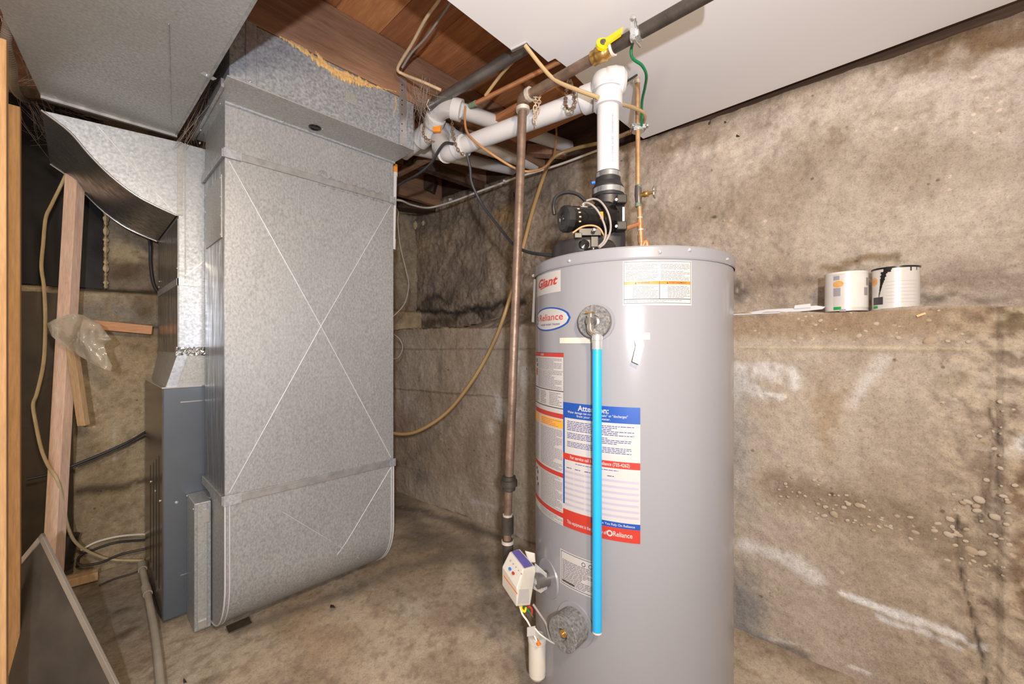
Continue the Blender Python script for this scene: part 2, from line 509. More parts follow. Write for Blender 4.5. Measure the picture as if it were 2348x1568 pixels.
# ------------------------------------------------------------------ the setting
def grid_obj(name, Xg, Yg, Zg, col, mat, kind='structure'):
    nu, nv = Xg.shape
    V = np.stack([Xg, Yg, Zg], -1).reshape(-1, 3)
    org = np.array([(V[:,0].min()+V[:,0].max())/2, (V[:,1].min()+V[:,1].max())/2, V[:,2].min()])
    i = np.arange(nu * nv).reshape(nu, nv)
    F = np.stack([i[:-1,:-1], i[1:,:-1], i[1:,1:], i[:-1,1:]], -1).reshape(-1, 4)
    me = bpy.data.meshes.new(name)
    me.vertices.add(nu*nv); me.vertices.foreach_set('co', (V - org).ravel())
    me.loops.add(F.size); me.loops.foreach_set('vertex_index', F.ravel().astype(np.int32))
    me.polygons.add(len(F)); me.polygons.foreach_set('loop_start', (np.arange(len(F))*4).astype(np.int32))
    me.update(); me.validate()
    me.polygons.foreach_set('use_smooth', [True]*len(F))
    ca = me.color_attributes.new('Col', 'FLOAT_COLOR', 'POINT')
    C = np.concatenate([np.clip(col.reshape(-1,3),0,1), np.ones((nu*nv,1))], 1)
    ca.data.foreach_set('color', C.astype(np.float32).ravel())
    me.materials.append(mat)
    o = bpy.data.objects.new(name, me); COL.objects.link(o); o.location = org
    ORG[o.name] = tuple(org)
    if kind: o['kind'] = kind
    return o

def xlow(y):
    return np.interp(y, [-1.4, 0.5, 1.5, 2.53, 2.9], [1.615, 1.60, 1.577, 1.495, 1.48])
XU = 1.78
def wall_top(y):
    return np.interp(y, [-1.4, 0.2, 1.0, 1.7, 2.8], [1.934, 1.936, 1.965, 2.03, 2.09])
LEDGE = 1.12
def ledge_h(y): return LEDGE + 0.006 * np.sin(y * 3.1) + 0.0 * y
def low(px, py):
    p = P(px, py, X=1.6)
    for _ in range(3): p = P(px, py, X=float(xlow(p.y)))
    return (p.y, p.z)
def upp(px, py):
    p = P(px, py, X=XU); return (p.y, p.z + 0.22)      # the painted coordinate counts the ledge depth

def build_right_wall():
    st = 0.0062
    ys = np.arange(-1.3, 2.86, st)
    zl = np.arange(-0.03, LEDGE + 1e-6, st)
    s_led = np.linspace(0, 1, 26)[1:]
    nu_ = int(0.97 / st)
    s_up = np.linspace(0, 1, nu_)[1:]
    Yg, k = np.meshgrid(ys, np.arange(len(zl) + len(s_led) + len(s_up)), indexing='ij')
    Xg = np.zeros_like(Yg); Zg = np.zeros_like(Yg); B = np.zeros_like(Yg)
    xl = xlow(ys)[:, None]; lh = ledge_h(ys)[:, None]
    nl, ns = len(zl), len(s_led)
    Zg[:, :nl] = zl[None, :] / LEDGE * lh; Xg[:, :nl] = xl; B[:, :nl] = Zg[:, :nl]
    rise = np.interp(ys, [1.0, 1.2, 1.35, 1.75, 2.05, 2.9], [0.0, 0.0, 0.085, 0.085, 0.015, 0.015])[:, None]
    Xg[:, nl:nl+ns] = xl + (XU - xl) * s_led[None, :]
    Zg[:, nl:nl+ns] = lh + rise * s_led[None, :] ** 1.3
    B[:, nl:nl+ns] = LEDGE + 0.22 * s_led[None, :]
    top = wall_top(ys)[:, None]
    z0 = lh + rise
    Zg[:, nl+ns:] = z0 + (top - z0) * s_up[None, :]
    Xg[:, nl+ns:] = XU
    B[:, nl+ns:] = Zg[:, nl+ns:] + 0.22
    A = Yg
    up = B > LEDGE + 0.22; lw = B <= LEDGE
    # relief
    n = fbm(A*7, B*7, 6, 3) - 0.5
    rough = fbm(A*28, B*28, 4, 8, 0.6) - 0.5
    fine = fbm(A*80, B*80, 3, 9) - 0.5
    right = sst(0.05, -0.25, A)                              # the broken part by the camera
    ampl = np.where(lw, 0.008, 0.020)
    rel = n * (ampl * 2.2) + rough * np.where(lw, 0.006, 0.014) + fine * 0.004
    rel += right * lw * (rough * 0.03 + 0.02 * (fbm(A*6, B*6, 4, 44) - 0.5))
    # form board lines on the poured lower wall
    def formline(pts, w, d):
        return np.exp(-(seg_dist(A, B, pts) / w) ** 2) * d
    rel += formline([low(1690,795), low(2300,800)], 0.006, 0.010)
    rel += formline([low(900,800), low(1230,800)], 0.005, 0.004)
    rel += formline([low(900,890), low(1170,912)], 0.005, 0.005)
    rel += formline([low(900,1063), low(1160,1118)], 0.004, 0.003)
    crack = [low(2196,1185), low(2200,1290), low(2225,1390), low(2245,1480), low(2262,1568)]
    rel -= formline(crack, 0.004, 0.012)
    crack2 = [low(2272,925), low(2285,1010), low(2280,1090), low(2255,1180), low(2200,1215)]
    rel -= formline(crack2, 0.005, 0.008)
    pil = lw & (A < low(2290, 900)[0])
    rel += pil * 0.022
    Xg = Xg - rel * np.where(Xg >= XU - 1e-9, 1.0, 1.0)
    led = (~up) & (~lw)
    Zg = Zg + led * rel * 0.5
    # painting
    p = Paint(A, B, (183, 169, 154))
    p.mix(up * 1.0, (195, 181, 167))
    n3 = fbm(A*3.1, B*3.1, 5, 21)
    p.mix(sst(0.45, 0.7, n3) * 0.45, (150, 130, 106))
    p.mix(sst(0.55, 0.35, n3) * 0.35, (196, 184, 166))
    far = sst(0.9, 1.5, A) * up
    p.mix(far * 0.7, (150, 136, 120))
    # lower: wet brown top course, pour lines
    p.mix(lw * sst(1.02, 1.07, B) * sst(1.0, 0.6, A) * 0.6, (150, 122, 88))
    p.line([low(1690,795), low(1900,800), low(2300,800)], 0.006, (206, 192, 166), 0.8)
    p.line([low(900,800), low(1230,800)], 0.004, (110, 96, 80), 0.5, 0.01)
    p.line([low(900,890), low(1170,912)], 0.004, (104, 90, 76), 0.6, 0.01)
    # white bloom
    wh = (224, 220, 216)
    for c, r, a in [((1750,855),(0.07,0.035),.9), ((1830,870),(0.02,0.04),.8), ((1750,908),(0.075,0.012),.9), ((1790,880),(0.012,0.01),.8),
                    ((1700,880),(0.03,0.06),.8), ((2325,1000),(0.012,0.04),.9), ((1155,935),(0.07,0.07),1.0), ((1190,830),(0.03,0.09),.9),
                    ((930,920),(0.035,0.08),.45), ((1130,985),(0.04,0.035),.6), ((1210,870),(0.03,0.06),.6)]:
        p.blob(low(*c), r, wh, a, 0.10, 0.5, 0.5)
    p.line([low(2020,830), low(1975,880), low(1950,930)], 0.02, wh, 0.6, 0.06, 0.8, 0.5)
    p.line([low(1700,1240), low(1790,1270), low(1870,1330)], 0.024, wh, 0.75, 0.05, 0.8, 0.4)
    p.line([low(1930,1355), low(2040,1400), low(2150,1440), low(2245,1485)], 0.011, (230,228,226), 0.95, 0.03, 0.7, 0.3)
    p.line([low(2020,1415), low(2120,1450), low(2200,1490)], 0.008, (226,224,222), 0.85, 0.03, 0.8, 0.4)
    p.line([low(1700,1450), low(1760,1462), low(1830,1478)], 0.005, (226,222,218), 0.8, 0.02, 0.8, 0.5)
    p.line([low(1950,1528), low(1995,1545)], 0.004, (228,224,220), 0.9)
    p.blob(low(1690, 1000), (0.05, 0.2), (150,150,154), 0.5, 0.1, 0.7)  # bluish shade beside the heater, painted into the wall colour
    p.blob(low(1700, 1400), (0.06, 0.14), (122,124,130), 0.7, 0.08, 0.7)  # deeper heater shade painted lower down the wall
    p.line([low(1695,1452), low(1760,1470), low(1850,1500)], 0.016, (84,80,78), 0.6, 0.05, 0.8, 0.6)
    p.blob(low(1900, 960), (0.05, 0.12), (150,124,86), 0.5, 0.1, 0.7, 0.3)
    p.line(crack, 0.0035, (72,62,52), 0.85, 0.008, 0.5)
    p.line(crack2, 0.003, (88,76,62), 0.7, 0.03, 0.6, 0.4)
    p.blob(low(2325, 740), (0.03, 0.035), (128,118,92), 0.7, 0.04)
    p.blob(low(2335, 1110), (0.018, 0.07), (128,100,74), 0.75, 0.03)
    p.blob(low(2340, 1300), (0.02, 0.12), (134,104,78), 0.7, 0.03)
    p.blob(low(2200, 880), (0.03, 0.03), (136,122,96), 0.5, 0.05)
    p.mix(lw * right * sst(0.5, 0.62, p.g) * 0.6, (206, 190, 164))
    p.mix(lw * right * sst(0.42, 0.33, p.g) * 0.55, (110, 92, 74))
    # honeycombed band
    band = [low(1780,1120), low(1950,1165), low(2100,1215), low(2220,1260)]
    p.line(band, 0.055, (196,180,154), 0.5, 0.06, 0.8, 0.5)
    p.line(band, 0.05, (98,82,66), 0.55, 0.09, 0.7, 1.0)
    # left far lower wall
    p.blob(low(925, 980), (0.10, 0.14), (156,120,108), 0.5, 0.12, 0.7)
    p.blob(low(1010, 860), (0.02, 0.09), (128,118,104), 0.4, 0.03, 0.8)
    p.blob(low(960, 860), (0.015, 0.1), (140,132,122), 0.4, 0.03, 0.8)
    p.blob(low(1195, 1080), (0.06, 0.25), (186,172,146), 0.5, 0.1, 0.8, 0.5)
    p.line([low(900,1128), low(1000,1165), low(1100,1205), low(1230,1250)], 0.014, (52,48,46), 0.8, 0.05, 0.8, 0.5)
    p.line([low(1080,1150), low(1140,1160), low(1170,1150)], 0.01, (206,200,192), 0.6, 0.03, 0.8, 0.5)
    p.blob(low(960, 1090), (0.10, 0.06), (122,116,112), 0.5, 0.1, 0.8)
    # upper wall
    for c, r, a in [((1960,170),(0.30,0.07),.5), ((2200,170),(0.20,0.08),.75), ((2280,250),(0.15,0.1),.6), ((1850,300),(0.25,0.08),.4), ((1600,420),(0.25,0.12),.35), ((2130,520),(0.3,0.1),.3)]:
        p.blob(upp(*c), r, (226,216,204), a, 0.2, 0.7, 0.5)
    p.blob(upp(2260, 90), (0.10, 0.06), (132,104,72), 0.7, 0.15, 0.8, 0.4)
    p.blob(upp(1540, 330), (0.1, 0.03), (122,96,66), 0.5, 0.1, 0.8, 0.3)
    p.line([upp(1915,610), upp(1985,590), upp(2060,592)], 0.014, (122,98,56), 0.7, 0.05, 0.8, 0.5)
    p.line([upp(1880,610), upp(1920,625)], 0.014, (132,108,66), 0.6, 0.05, 0.8, 0.5)
    p.line([upp(1690,650), upp(1850,650), upp(2200,640), upp(2348,640)], 0.03, (128,116,100), 0.5, 0.05, 0.9, 0.4)
    p.blob(upp(2130,688), (0.05, 0.02), (62,54,48), 0.6, 0.09, 0.9, 0.7)
    p.blob(upp(2270,686), (0.09, 0.016), (72,62,52), 0.5, 0.10, 0.9, 0.8)
    p.blob(upp(1692,660), (0.03, 0.05), (88,84,82), 0.7, 0.06, 0.8, 0.3)
    p.blob(upp(1640,500), (0.01, 0.008), (60,50,44), 0.8, 0.02)
    p.line([upp(1540,390), upp(1700,330), upp(1900,265), upp(2050,215), upp(2200,180), upp(2348,150)], 0.055, (228,218,206), 0.55, 0.25, 0.9, 0.7)
    p.line([upp(2150,95), upp(2348,70)], 0.05, (134,106,76), 0.55, 0.15, 0.9, 0.6)
    # dark mould in the far corner
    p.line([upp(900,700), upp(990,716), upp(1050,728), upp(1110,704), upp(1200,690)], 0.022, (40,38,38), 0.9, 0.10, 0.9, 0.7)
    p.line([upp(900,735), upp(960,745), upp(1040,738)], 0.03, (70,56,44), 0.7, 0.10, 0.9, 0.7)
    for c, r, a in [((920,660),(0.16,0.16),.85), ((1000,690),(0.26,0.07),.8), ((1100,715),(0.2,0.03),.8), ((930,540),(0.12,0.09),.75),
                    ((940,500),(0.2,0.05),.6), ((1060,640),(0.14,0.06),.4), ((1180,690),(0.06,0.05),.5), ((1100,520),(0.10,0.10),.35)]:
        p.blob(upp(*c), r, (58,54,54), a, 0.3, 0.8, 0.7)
    p.line([upp(930,600), upp(990,560), upp(1040,545)], 0.05, (196,176,150), 0.5, 0.1, 0.8, 0.5)
    p.blob(upp(1150,495), (0.10,0.05), (190,150,92), 0.6, 0.12, 0.7, 0.5)
    p.blob(upp(990,650), (0.07,0.05), (150,150,158), 0.5, 0.1, 0.8, 0.4)
    p.blob(upp(1150,650), (0.08,0.05), (180,170,160), 0.5, 0.1, 0.8, 0.4)
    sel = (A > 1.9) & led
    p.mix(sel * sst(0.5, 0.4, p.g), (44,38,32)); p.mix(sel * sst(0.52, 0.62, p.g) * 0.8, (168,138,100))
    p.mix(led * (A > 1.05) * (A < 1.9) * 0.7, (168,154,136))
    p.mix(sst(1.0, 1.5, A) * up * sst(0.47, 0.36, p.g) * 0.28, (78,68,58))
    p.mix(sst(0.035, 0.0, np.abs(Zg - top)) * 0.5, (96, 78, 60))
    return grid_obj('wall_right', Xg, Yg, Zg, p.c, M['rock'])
wall_right = build_right_wall()

# pebbles laid bare in the poured wall
def pebble_mesh():
    bm = bmesh.new(); bmesh.ops.create_icosphere(bm, subdivisions=2, radius=1.0)
    for v in bm.verts:
        v.co *= 1 + 0.18 * (random.random() - 0.5)
    me = bpy.data.meshes.new('pebble'); bm.to_mesh(me); bm.free()
    for q in me.polygons: q.use_smooth = True
    return me
pm = [pebble_mesh(), pebble_mesh(), pebble_mesh()]
for i, m_ in enumerate(pm): m_.materials.append(M['pebble'] if i != 1 else M['pebble2'])
wo = ORG['wall_right']
random.seed(11)
big = [(2245,1145,.011),(2238,1160,.009),(2282,1185,.012),(2240,1170,.008),(2208,1152,.007),(2178,1190,.009),(2175,1225,.010),(2100,1220,.008),
       (2150,1200,.006),(2110,1130,.006),(1968,1158,.009),(1945,1155,.007),(1935,1163,.008),(1912,1178,.010),(1890,1182,.008),(1978,1160,.008),
       (2228,1262,.012),(2250,1268,.009),(2220,1150,.008),(2135,780,.013),(1970,770,.008),(2090,725,.007),(2050,745,.006),(1835,775,.006),
       (1930,1312,.008),(2258,1010,.010),(2240,1060,.009),(2262,1100,.007),(1840,735,.006),(1870,745,.006),(2010,742,.006),(2235,1110,.007)]
for k in range(190):
    r_ = random.random()
    if r_ < 0.45: px = random.uniform(1780, 2230); py = 1120 + (px - 1780) * 0.32 + random.gauss(0, 24)
    elif r_ < 0.8: px = random.uniform(2170, 2330); py = random.uniform(900, 1330)
    else: px = random.uniform(1720, 2230); py = random.uniform(712, 785)
    big.append((px, py, random.uniform(0.003, 0.0065)))
for i, (px, py, r) in enumerate(big):
    y, z = low(px, py)
    o = bpy.data.objects.new('pebble', pm[i % 3]); COL.objects.link(o); o.parent = wall_right
    xo = float(xlow(y)) - (0.020 if px > 2290 else 0.001)
    o.location = (xo - wo[0], y - wo[1], z - wo[2])
    o.scale = (r * 0.42, r * random.uniform(0.9, 1.4), r * random.uniform(0.7, 1.0))
    o.rotation_euler = (random.uniform(-.5, .5), 0, 0)

YB = 2.64
def build_back_wall():
    st = 0.009
    xs = np.arange(-0.62, 1.86, st); zs = np.arange(-0.03, 2.16, st)
    Xg, Zg = np.meshgrid(xs, zs, indexing='ij')
    up = sst(1.262, 1.275, Zg)
    n = fbm(Xg*7, Zg*7, 6, 31) - 0.5; r = fbm(Xg*30, Zg*30, 4, 32) - 0.5
    Yg = YB + up * 0.06 - n * 0.035 - r * 0.015
    p = Paint(Xg, Zg, (192, 176, 148))
    p.mix(up * 0.9, (150, 140, 128))
    bw = lambda px, py: (P(px, py, Y=YB).x, P(px, py, Y=YB).z)
    n3 = fbm(Xg*4, Zg*4, 5, 55)
    p.mix(sst(0.42, 0.68, n3) * 0.5, (134, 114, 86)); p.mix(sst(0.5, 0.34, n3) * 0.4, (196, 182, 154))
    p.line([bw(120,720), bw(260,715), bw(365,740)], 0.07, (150,146,138), 0.75, 0.1, 0.8, 0.3)
    p.line([bw(120,660), bw(365,668)], 0.012, (52,44,38), 0.8, 0.02, 0.7)
    p.line([bw(230,740), bw(365,752)], 0.008, (50,42,34), 0.7, 0.02, 0.7)
    p.line([bw(180,1130), bw(345,1100)], 0.02, (58,48,38), 0.75, 0.05, 0.8, 0.5)
    p.blob(bw(300, 585), (0.06, 0.05), (206,190,158), 0.7, 0.1, 0.8, 0.5)
    p.blob(bw(300, 620), (0.07, 0.03), (84,64,46), 0.6, 0.1, 0.8, 0.5)
    p.blob(bw(320, 860), (0.12, 0.1), (188,170,138), 0.5, 0.15, 0.8, 0.4)
    p.blob(bw(345, 700), (0.04, 0.05), (92,74,58), 0.6, 0.1, 0.8)
    p.line([bw(262,950), bw(262,1060)], 0.006, (206,198,184), 0.6, 0.02, 0.8, 0.6)
    p.mix(sst(0.44, 0.36, p.g) * 0.25, (104,86,64))
    return grid_obj('wall_back', Xg, Yg, Zg, p.c, M['rock'])
wall_back = build_back_wall()

def build_floor():
    st = 0.012
    xs = np.arange(-0.62, 1.66, st); ys = np.arange(-1.0, 2.72, st)
    Xg, Yg = np.meshgrid(xs, ys, indexing='ij')
    fl = lambda px, py: (P(px, py, Z=0.0).x, P(px, py, Z=0.0).y)
    n = fbm(Xg*4, Yg*4, 5, 61) - 0.5; r = fbm(Xg*30, Yg*30, 4, 62) - 0.5
    edge = sst(0.18, 0.0, xlow(Yg) - Xg)
    Zg = n * 0.012 + r * 0.004 + edge * 0.02 - 0.006
    p = Paint(Xg, Yg, (194, 178, 158))
    n3 = fbm(Xg*3, Yg*3, 5, 71)
    p.mix(sst(0.45, 0.62, n3) * 0.55, (140, 124, 104)); p.mix(sst(0.5, 0.34, n3) * 0.45, (178, 166, 146))
    p.blob(fl(700, 1420), (0.10, 0.35), (150,116,78), 0.45, 0.2, 0.8, 0.3)
    p.blob(fl(960, 1280), (0.25, 0.12), (150,128,96), 0.4, 0.2, 0.8)
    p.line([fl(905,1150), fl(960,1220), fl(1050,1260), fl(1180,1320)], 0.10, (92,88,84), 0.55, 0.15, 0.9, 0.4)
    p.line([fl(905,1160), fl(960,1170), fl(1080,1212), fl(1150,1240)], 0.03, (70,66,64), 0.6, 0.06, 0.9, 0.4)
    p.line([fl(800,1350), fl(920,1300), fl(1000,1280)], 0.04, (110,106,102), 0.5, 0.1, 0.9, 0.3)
    p.line([fl(560,1440), fl(700,1390), fl(820,1340)], 0.03, (92,88,84), 0.55, 0.06, 0.9, 0.3)  # shadow under the return duct, painted into the floor colour
    p.blob(fl(300, 1410), (0.16, 0.16), (150,146,134), 0.7, 0.15, 0.8, 0.3)
    p.blob(fl(210, 1400), (0.14, 0.2), (126,126,120), 0.7, 0.1, 0.8)
    p.blob(fl(285, 1395), (0.03, 0.02), (78,64,48), 0.75, 0.05, 0.7, 0.3)
    p.blob(fl(300, 1445), (0.035, 0.025), (78,66,52), 0.75, 0.05, 0.7, 0.3)
    p.blob(fl(450, 1530), (0.12, 0.12), (184,176,158), 0.55, 0.15, 0.8, 0.5)
    p.blob(fl(470, 1560), (0.05, 0.02), (84,68,44), 0.6, 0.06, 0.7, 0.5)
    p.blob(fl(930, 1400), (0.06, 0.05), (182,174,160), 0.5, 0.1, 0.8, 0.4)
    p.mix(sst(0.42, 0.34, p.g) * 0.35, (104,90,74))
    return grid_obj('floor', Xg, Yg, Zg, p.c, M['rock_floor'])
floor = build_floor()

# overhead: white board, planks, joists
ZC = H + 0.92
bpoly = [P(x, y, Z=ZC) for x, y in [(1475,318),(1442,292),(1418,273),(1297,152),(1273,134),(1257,142),(1206,98),(1173,115),(1025,0)]]
e0, e1 = bpoly[-2], bpoly[-1]
ext = e1 + (e1 - e0).normalized() * 0.25
wl = P(2320, 5, Z=ZC); wr = P(1475, 318, Z=ZC)
far_r = wl + (wl - wr).normalized() * 1.4
bpoly += [ext, Vector((ext.x, -1.2, ZC)), Vector((far_r.x, -1.2, ZC)), wl]
mk('ceiling', MB().prism([(p.x, p.y, ZC) for p in bpoly], (0, 0, 0.010)), M['board'], kind='structure')
trim = MB()
trim.beam(P(1173,116,Z=ZC-0.001), P(1210,98,Z=ZC-0.001), 0.010, 0.006)
mk('trim_1', trim, M['shiny'], kind='structure')

ZJ = H + 0.99; ZP = H + 1.19
sub = bpy.data.objects.new('ceiling', None); COL.objects.link(sub); sub.location = (1.0, 1.3, ZP); sub['kind'] = 'structure'
sub.name = 'ceiling_subfloor'; ORG[sub.name] = (1.0, 1.3, ZP)
xx = -0.365
k = 0
while xx < 2.0:
    w = 0.165
    mk('plank', MB().box((xx + 0.002, -0.2, ZP + 0.003 * (k % 3)), (xx + w - 0.002, 2.85, ZP + 0.022)), (M['plank'], M['plank3'], M['plank2'], M['plank'], M['plank2'])[k % 5], sub)
    xx += w; k += 1
for yj in (0.62, 1.448, 1.93, 2.40):
    mk('joist', MB().box((-0.4, yj, ZJ), (1.86, yj + 0.04, ZP)), M['joist'], sub, bevel=0.003)
# old blocks and rails near the sill
mk('rail', MB().beam(P(930,365,Y=1.90,), P(1105,428,t=2.55), 0.05, 0.05), M['sill'], sub, bevel=0.004)
mk('rail', MB().beam(P(905,400,t=2.3), P(1040,330,t=2.0), 0.03, 0.04), M['joist'], sub, bevel=0.004)
mk('block', MB().beam(P(905,470,t=3.0), P(1000,478,t=3.0), 0.10, 0.06), M['sill'], sub, bevel=0.006)
mk('block', MB().beam(P(905,410,t=2.9), P(1000,430,t=2.9), 0.12, 0.10), M['sill'], sub, bevel=0.006)
mk('block', MB().beam(P(1210,345,t=2.2), P(1300,350,t=2.15), 0.06, 0.05), M['joist'], sub, bevel=0.004)
mk('block', MB().box((1.20, 0.92, ZC + 0.02), (1.42, 1.30, ZC + 0.045)), M['plank2'], sub)
mk('trim_2', MB().box((XU + 0.014, -1.3, ZC - 0.10), (XU + 0.12, 2.8, ZC + 0.30)), M['sill'], kind='structure')

# ------------------------------------------------------------------ ducts
def screw(mb, p, n, r=0.004):
    mb.lathe(p, n, [(r, 0.0), (r, 0.0012), (r * 0.6, 0.003), (0, 0.0034)], 8)
ZT = H + 0.78
ct = thing('supply_trunk_duct', (0.09, 1.0, ZT), 'wide grey sheet metal duct overhead at upper left, hung with cobwebs', 'duct')
a, b_ = P(590,0,Z=ZT), P(405,312,Z=ZT)
slope = (a.x - b_.x) / (a.y - b_.y)
xr = lambda y: b_.x + slope * (y - b_.y)
tp = [(-0.085, 1.965, ZT), (-0.13, 1.5, ZT), (-0.13, 0.0, ZT), (xr(0.0), 0.0, ZT), (xr(1.1), 1.1, ZT), (b_.x, b_.y, ZT)]
mk('duct_body', MB().prism(tp, (0, 0, 0.20)), M['galv_dull'], ct, bevel=0.002)
s_ = MB()
s_.beam((-0.085, 1.955, ZT - 0.004), (b_.x, b_.y - 0.008, ZT - 0.004), 0.012, 0.010)
mk('end_flange', s_, M['cleat'], ct)
s_ = MB(); s_.beam(P(387,55,Z=ZT-0.0015), P(392,278,Z=ZT-0.0015), 0.002, 0.002); s_.beam((xr(0.1)-0.004, 0.1, ZT-0.002), (b_.x-0.004, b_.y, ZT-0.002), 0.006, 0.004)
mk('seam', s_, M['cleat'], ct)
s_ = MB(); q = P(478,174,Z=ZT-0.002); s_.frame(q, (0.016,0.006,0), (-0.003,0.008,0), (0,0,0.001)); screw(s_, q - Vector((0.004,0,0.001)), (0,0,-1))
mk('tab', s_, M['zinc'], ct)

# supply plenum over the furnace, with the curved boot
XF, YF0, YF1 = 0.252, 1.95, 2.50
sp = thing('supply_plenum_duct', (0.45, 2.2, 0.86), 'narrow bright metal duct with curved branch rising from the furnace top', 'duct')
ztop = H + 0.755
mk('duct_body', MB().box((XF, YF0, 1.245), (0.66, YF1, ztop)), [M['galv_bright']], sp, bevel=0.002)
mk('lower_duct_body', MB().box((XF, YF0, P(402,808,Y=YF0).z), (0.66, YF1, 1.245)), M['galv_bright'], sp, bevel=0.002)
mk('side_sheet', MB().box((XF - 0.002, YF0 + 0.004, P(402,808,Y=YF0).z), (XF + 0.001, YF1 - 0.004, P(402,500,Y=YF0).z)), M['galv_side'], sp)
bp = [P(x, y, Y=YF0) for x, y in [(95,253),(160,303),(205,355),(255,405),(310,447),(360,474),(404,494)]]
prof = smooth_path(bp, 4)
top_r = P(411, 326, Y=YF0)
poly = [p for p in prof] + [Vector((XF, YF0, prof[-1].z)), Vector((XF, YF0, top_r.z))]
n = len(poly)
mbb = MB()
mbb.add(poly, [tuple(range(n))], False, 0)
back = [p + Vector((0, YF1 - YF0, 0)) for p in poly]
mbb.add(back, [tuple(range(n))[::-1]], False, 1)
npf = len(prof)
mbb.add(prof + back[:npf], [(i, i + 1, npf + i + 1, npf + i) for i in range(npf - 1)], True, 1)
mbb.add([poly[-1], poly[0], back[0], back[-1]], [(0,1,2,3)], False, 0)
mk('curved_boot', mbb, [M['galv_bright'], M['galv_side']], sp)
s_ = MB(); s_.tube([p + Vector((0, -0.002, 0)) for p in prof], 0.0035, 6); s_.tube([p + Vector((0,0,-0.001)) for p in back[:npf]], 0.003, 6)
s_.beam(P(225,290,Y=YF0-0.001), P(400,488,Y=YF0-0.001), 0.002, 0.003)
mk('seam', s_, M['shiny'], sp)
s_ = MB()
s_.box((XF - 0.004, YF0 - 0.004, P(402,492,Y=YF0).z), (XF + 0.012, YF0 + 0.01, ztop))
s_.box((XF + 0.018, YF0 - 0.003, 1.25), (XF + 0.022, YF0 + 0.01, ztop))
mk('corner_seam', s_, M['galv_dull'], sp)
s_ = MB()
zc_ = P(411, 646, Y=YF0).z
s_.box((XF - 0.004, YF0 - 0.004, zc_ - 0.013), (0.664, YF0 + 0.002, zc_ + 0.013))
s_.box((XF - 0.005, YF0 - 0.004, zc_ - 0.013), (XF, YF1, zc_ + 0.013))
mk('cleat', s_, M['galv_bright'], sp)
s_ = MB()
s_.beam(P(425,632,Y=YF0-.002), P(470,597,Y=YF0-.002), 0.003, 0.004); screw(s_, P(365,658,X=XF-.004), (-1,0,0)); screw(s_, P(366,645,X=XF-.004), (-1,0,0)); screw(s_, P(407,615,X=XF-.004), (-1,0,0))
mk('screw', s_, M['zinc'], sp)
# transition widening to the furnace
zf = P(372, 890, t=1.487).z
zt = P(402, 808, Y=YF0).z
lowp = [(0.215, YF0 + 0.005, zf), (0.68, YF0 + 0.005, zf), (0.68, YF1, zf), (0.225, YF1, zf)]
upp_ = [(XF, YF0, zt), (0.66, YF0, zt), (0.66, YF1, zt), (XF, YF1, zt)]
mt = MB().add(lowp + upp_, [(0,1,5,4),(1,2,6,5),(2,3,7,6),(3,0,4,7)])
mk('transition', mt, M['galv_dull'], sp)
s_ = MB(); s_.beam(Vector(lowp[0]) + Vector((0.016,-0.003,0)), Vector(upp_[0]) + Vector((0.014,-0.003,0)), 0.03, 0.002, (0,1,0))
mk('corner_strip', s_, M['galv_bright'], sp)
def crumple(a0, a1, z0, z1, y, n=26, m=7):
    vs = []; fs = []
    for i in range(n + 1):
        for j in range(m + 1):
            x = a0 + (a1 - a0) * i / n
            vs.append((x, y - random.uniform(0, 0.007), z0 + (z1 - z0) * j / m + random.uniform(-.001, .001)))
    for i in range(n):
        for j in range(m):
            k_ = i * (m + 1) + j
            fs += [(k_, k_ + m + 1, k_ + m + 2), (k_, k_ + m + 2, k_ + 1)]
    return MB().add(vs, fs)
mk('foil_tape', crumple(XF - 0.008, XF + 0.12, zt - 0.012, zt + 0.02, YF0 - 0.001), M['foil'], sp)

# furnace
XN, YN = 0.207, 1.945
fu = thing('furnace', (0.45, 2.25, 0.0), 'dark grey metal furnace cabinet behind the big return duct', 'furnace')
mk('cabinet', MB().box((XN, YN, 0.012), (0.72, 2.52, zf)), [M['furnace']], fu, bevel=0.004)
s_ = MB().box((XN - 0.0015, YN + 0.006, 0.02), (XN + 0.001, 2.515, zf - 0.004))
sd = mk('side_panel', s_, M['furnace_side'], fu)
s_ = MB()
for i, yy in enumerate((2.03, 2.11, 2.20, 2.30)):
    s_.box((XN - 0.003, yy, 0.10), (XN - 0.0005, yy + 0.006, 0.60 - 0.03 * i))
mk('louvre', s_, M['black'], sd)
s_ = MB().box((XN - 0.003, YN - 0.004, zf - 0.002), (0.72, 2.52, zf + 0.003)); s_.box((XN + 0.05, YN - 0.003, zf - 0.058), (0.6, YN, zf - 0.054)); s_.box((XN+0.05, YN - 0.003, 0.16), (0.6, YN, 0.162))
mk('top_lip', s_, M['shiny'], fu)
s_ = MB()
for (x, y) in [(405, 1152)]: screw(s_, P(x, y, Y=YN - 0.001), (0,-1,0), 0.006)
for (x, y) in [(346,1104),(357,1125),(367,1148)]: screw(s_, P(x, y, X=XN - 0.002), (-1,0,0), 0.006)
mk('screw', s_, M['zinc'], fu)

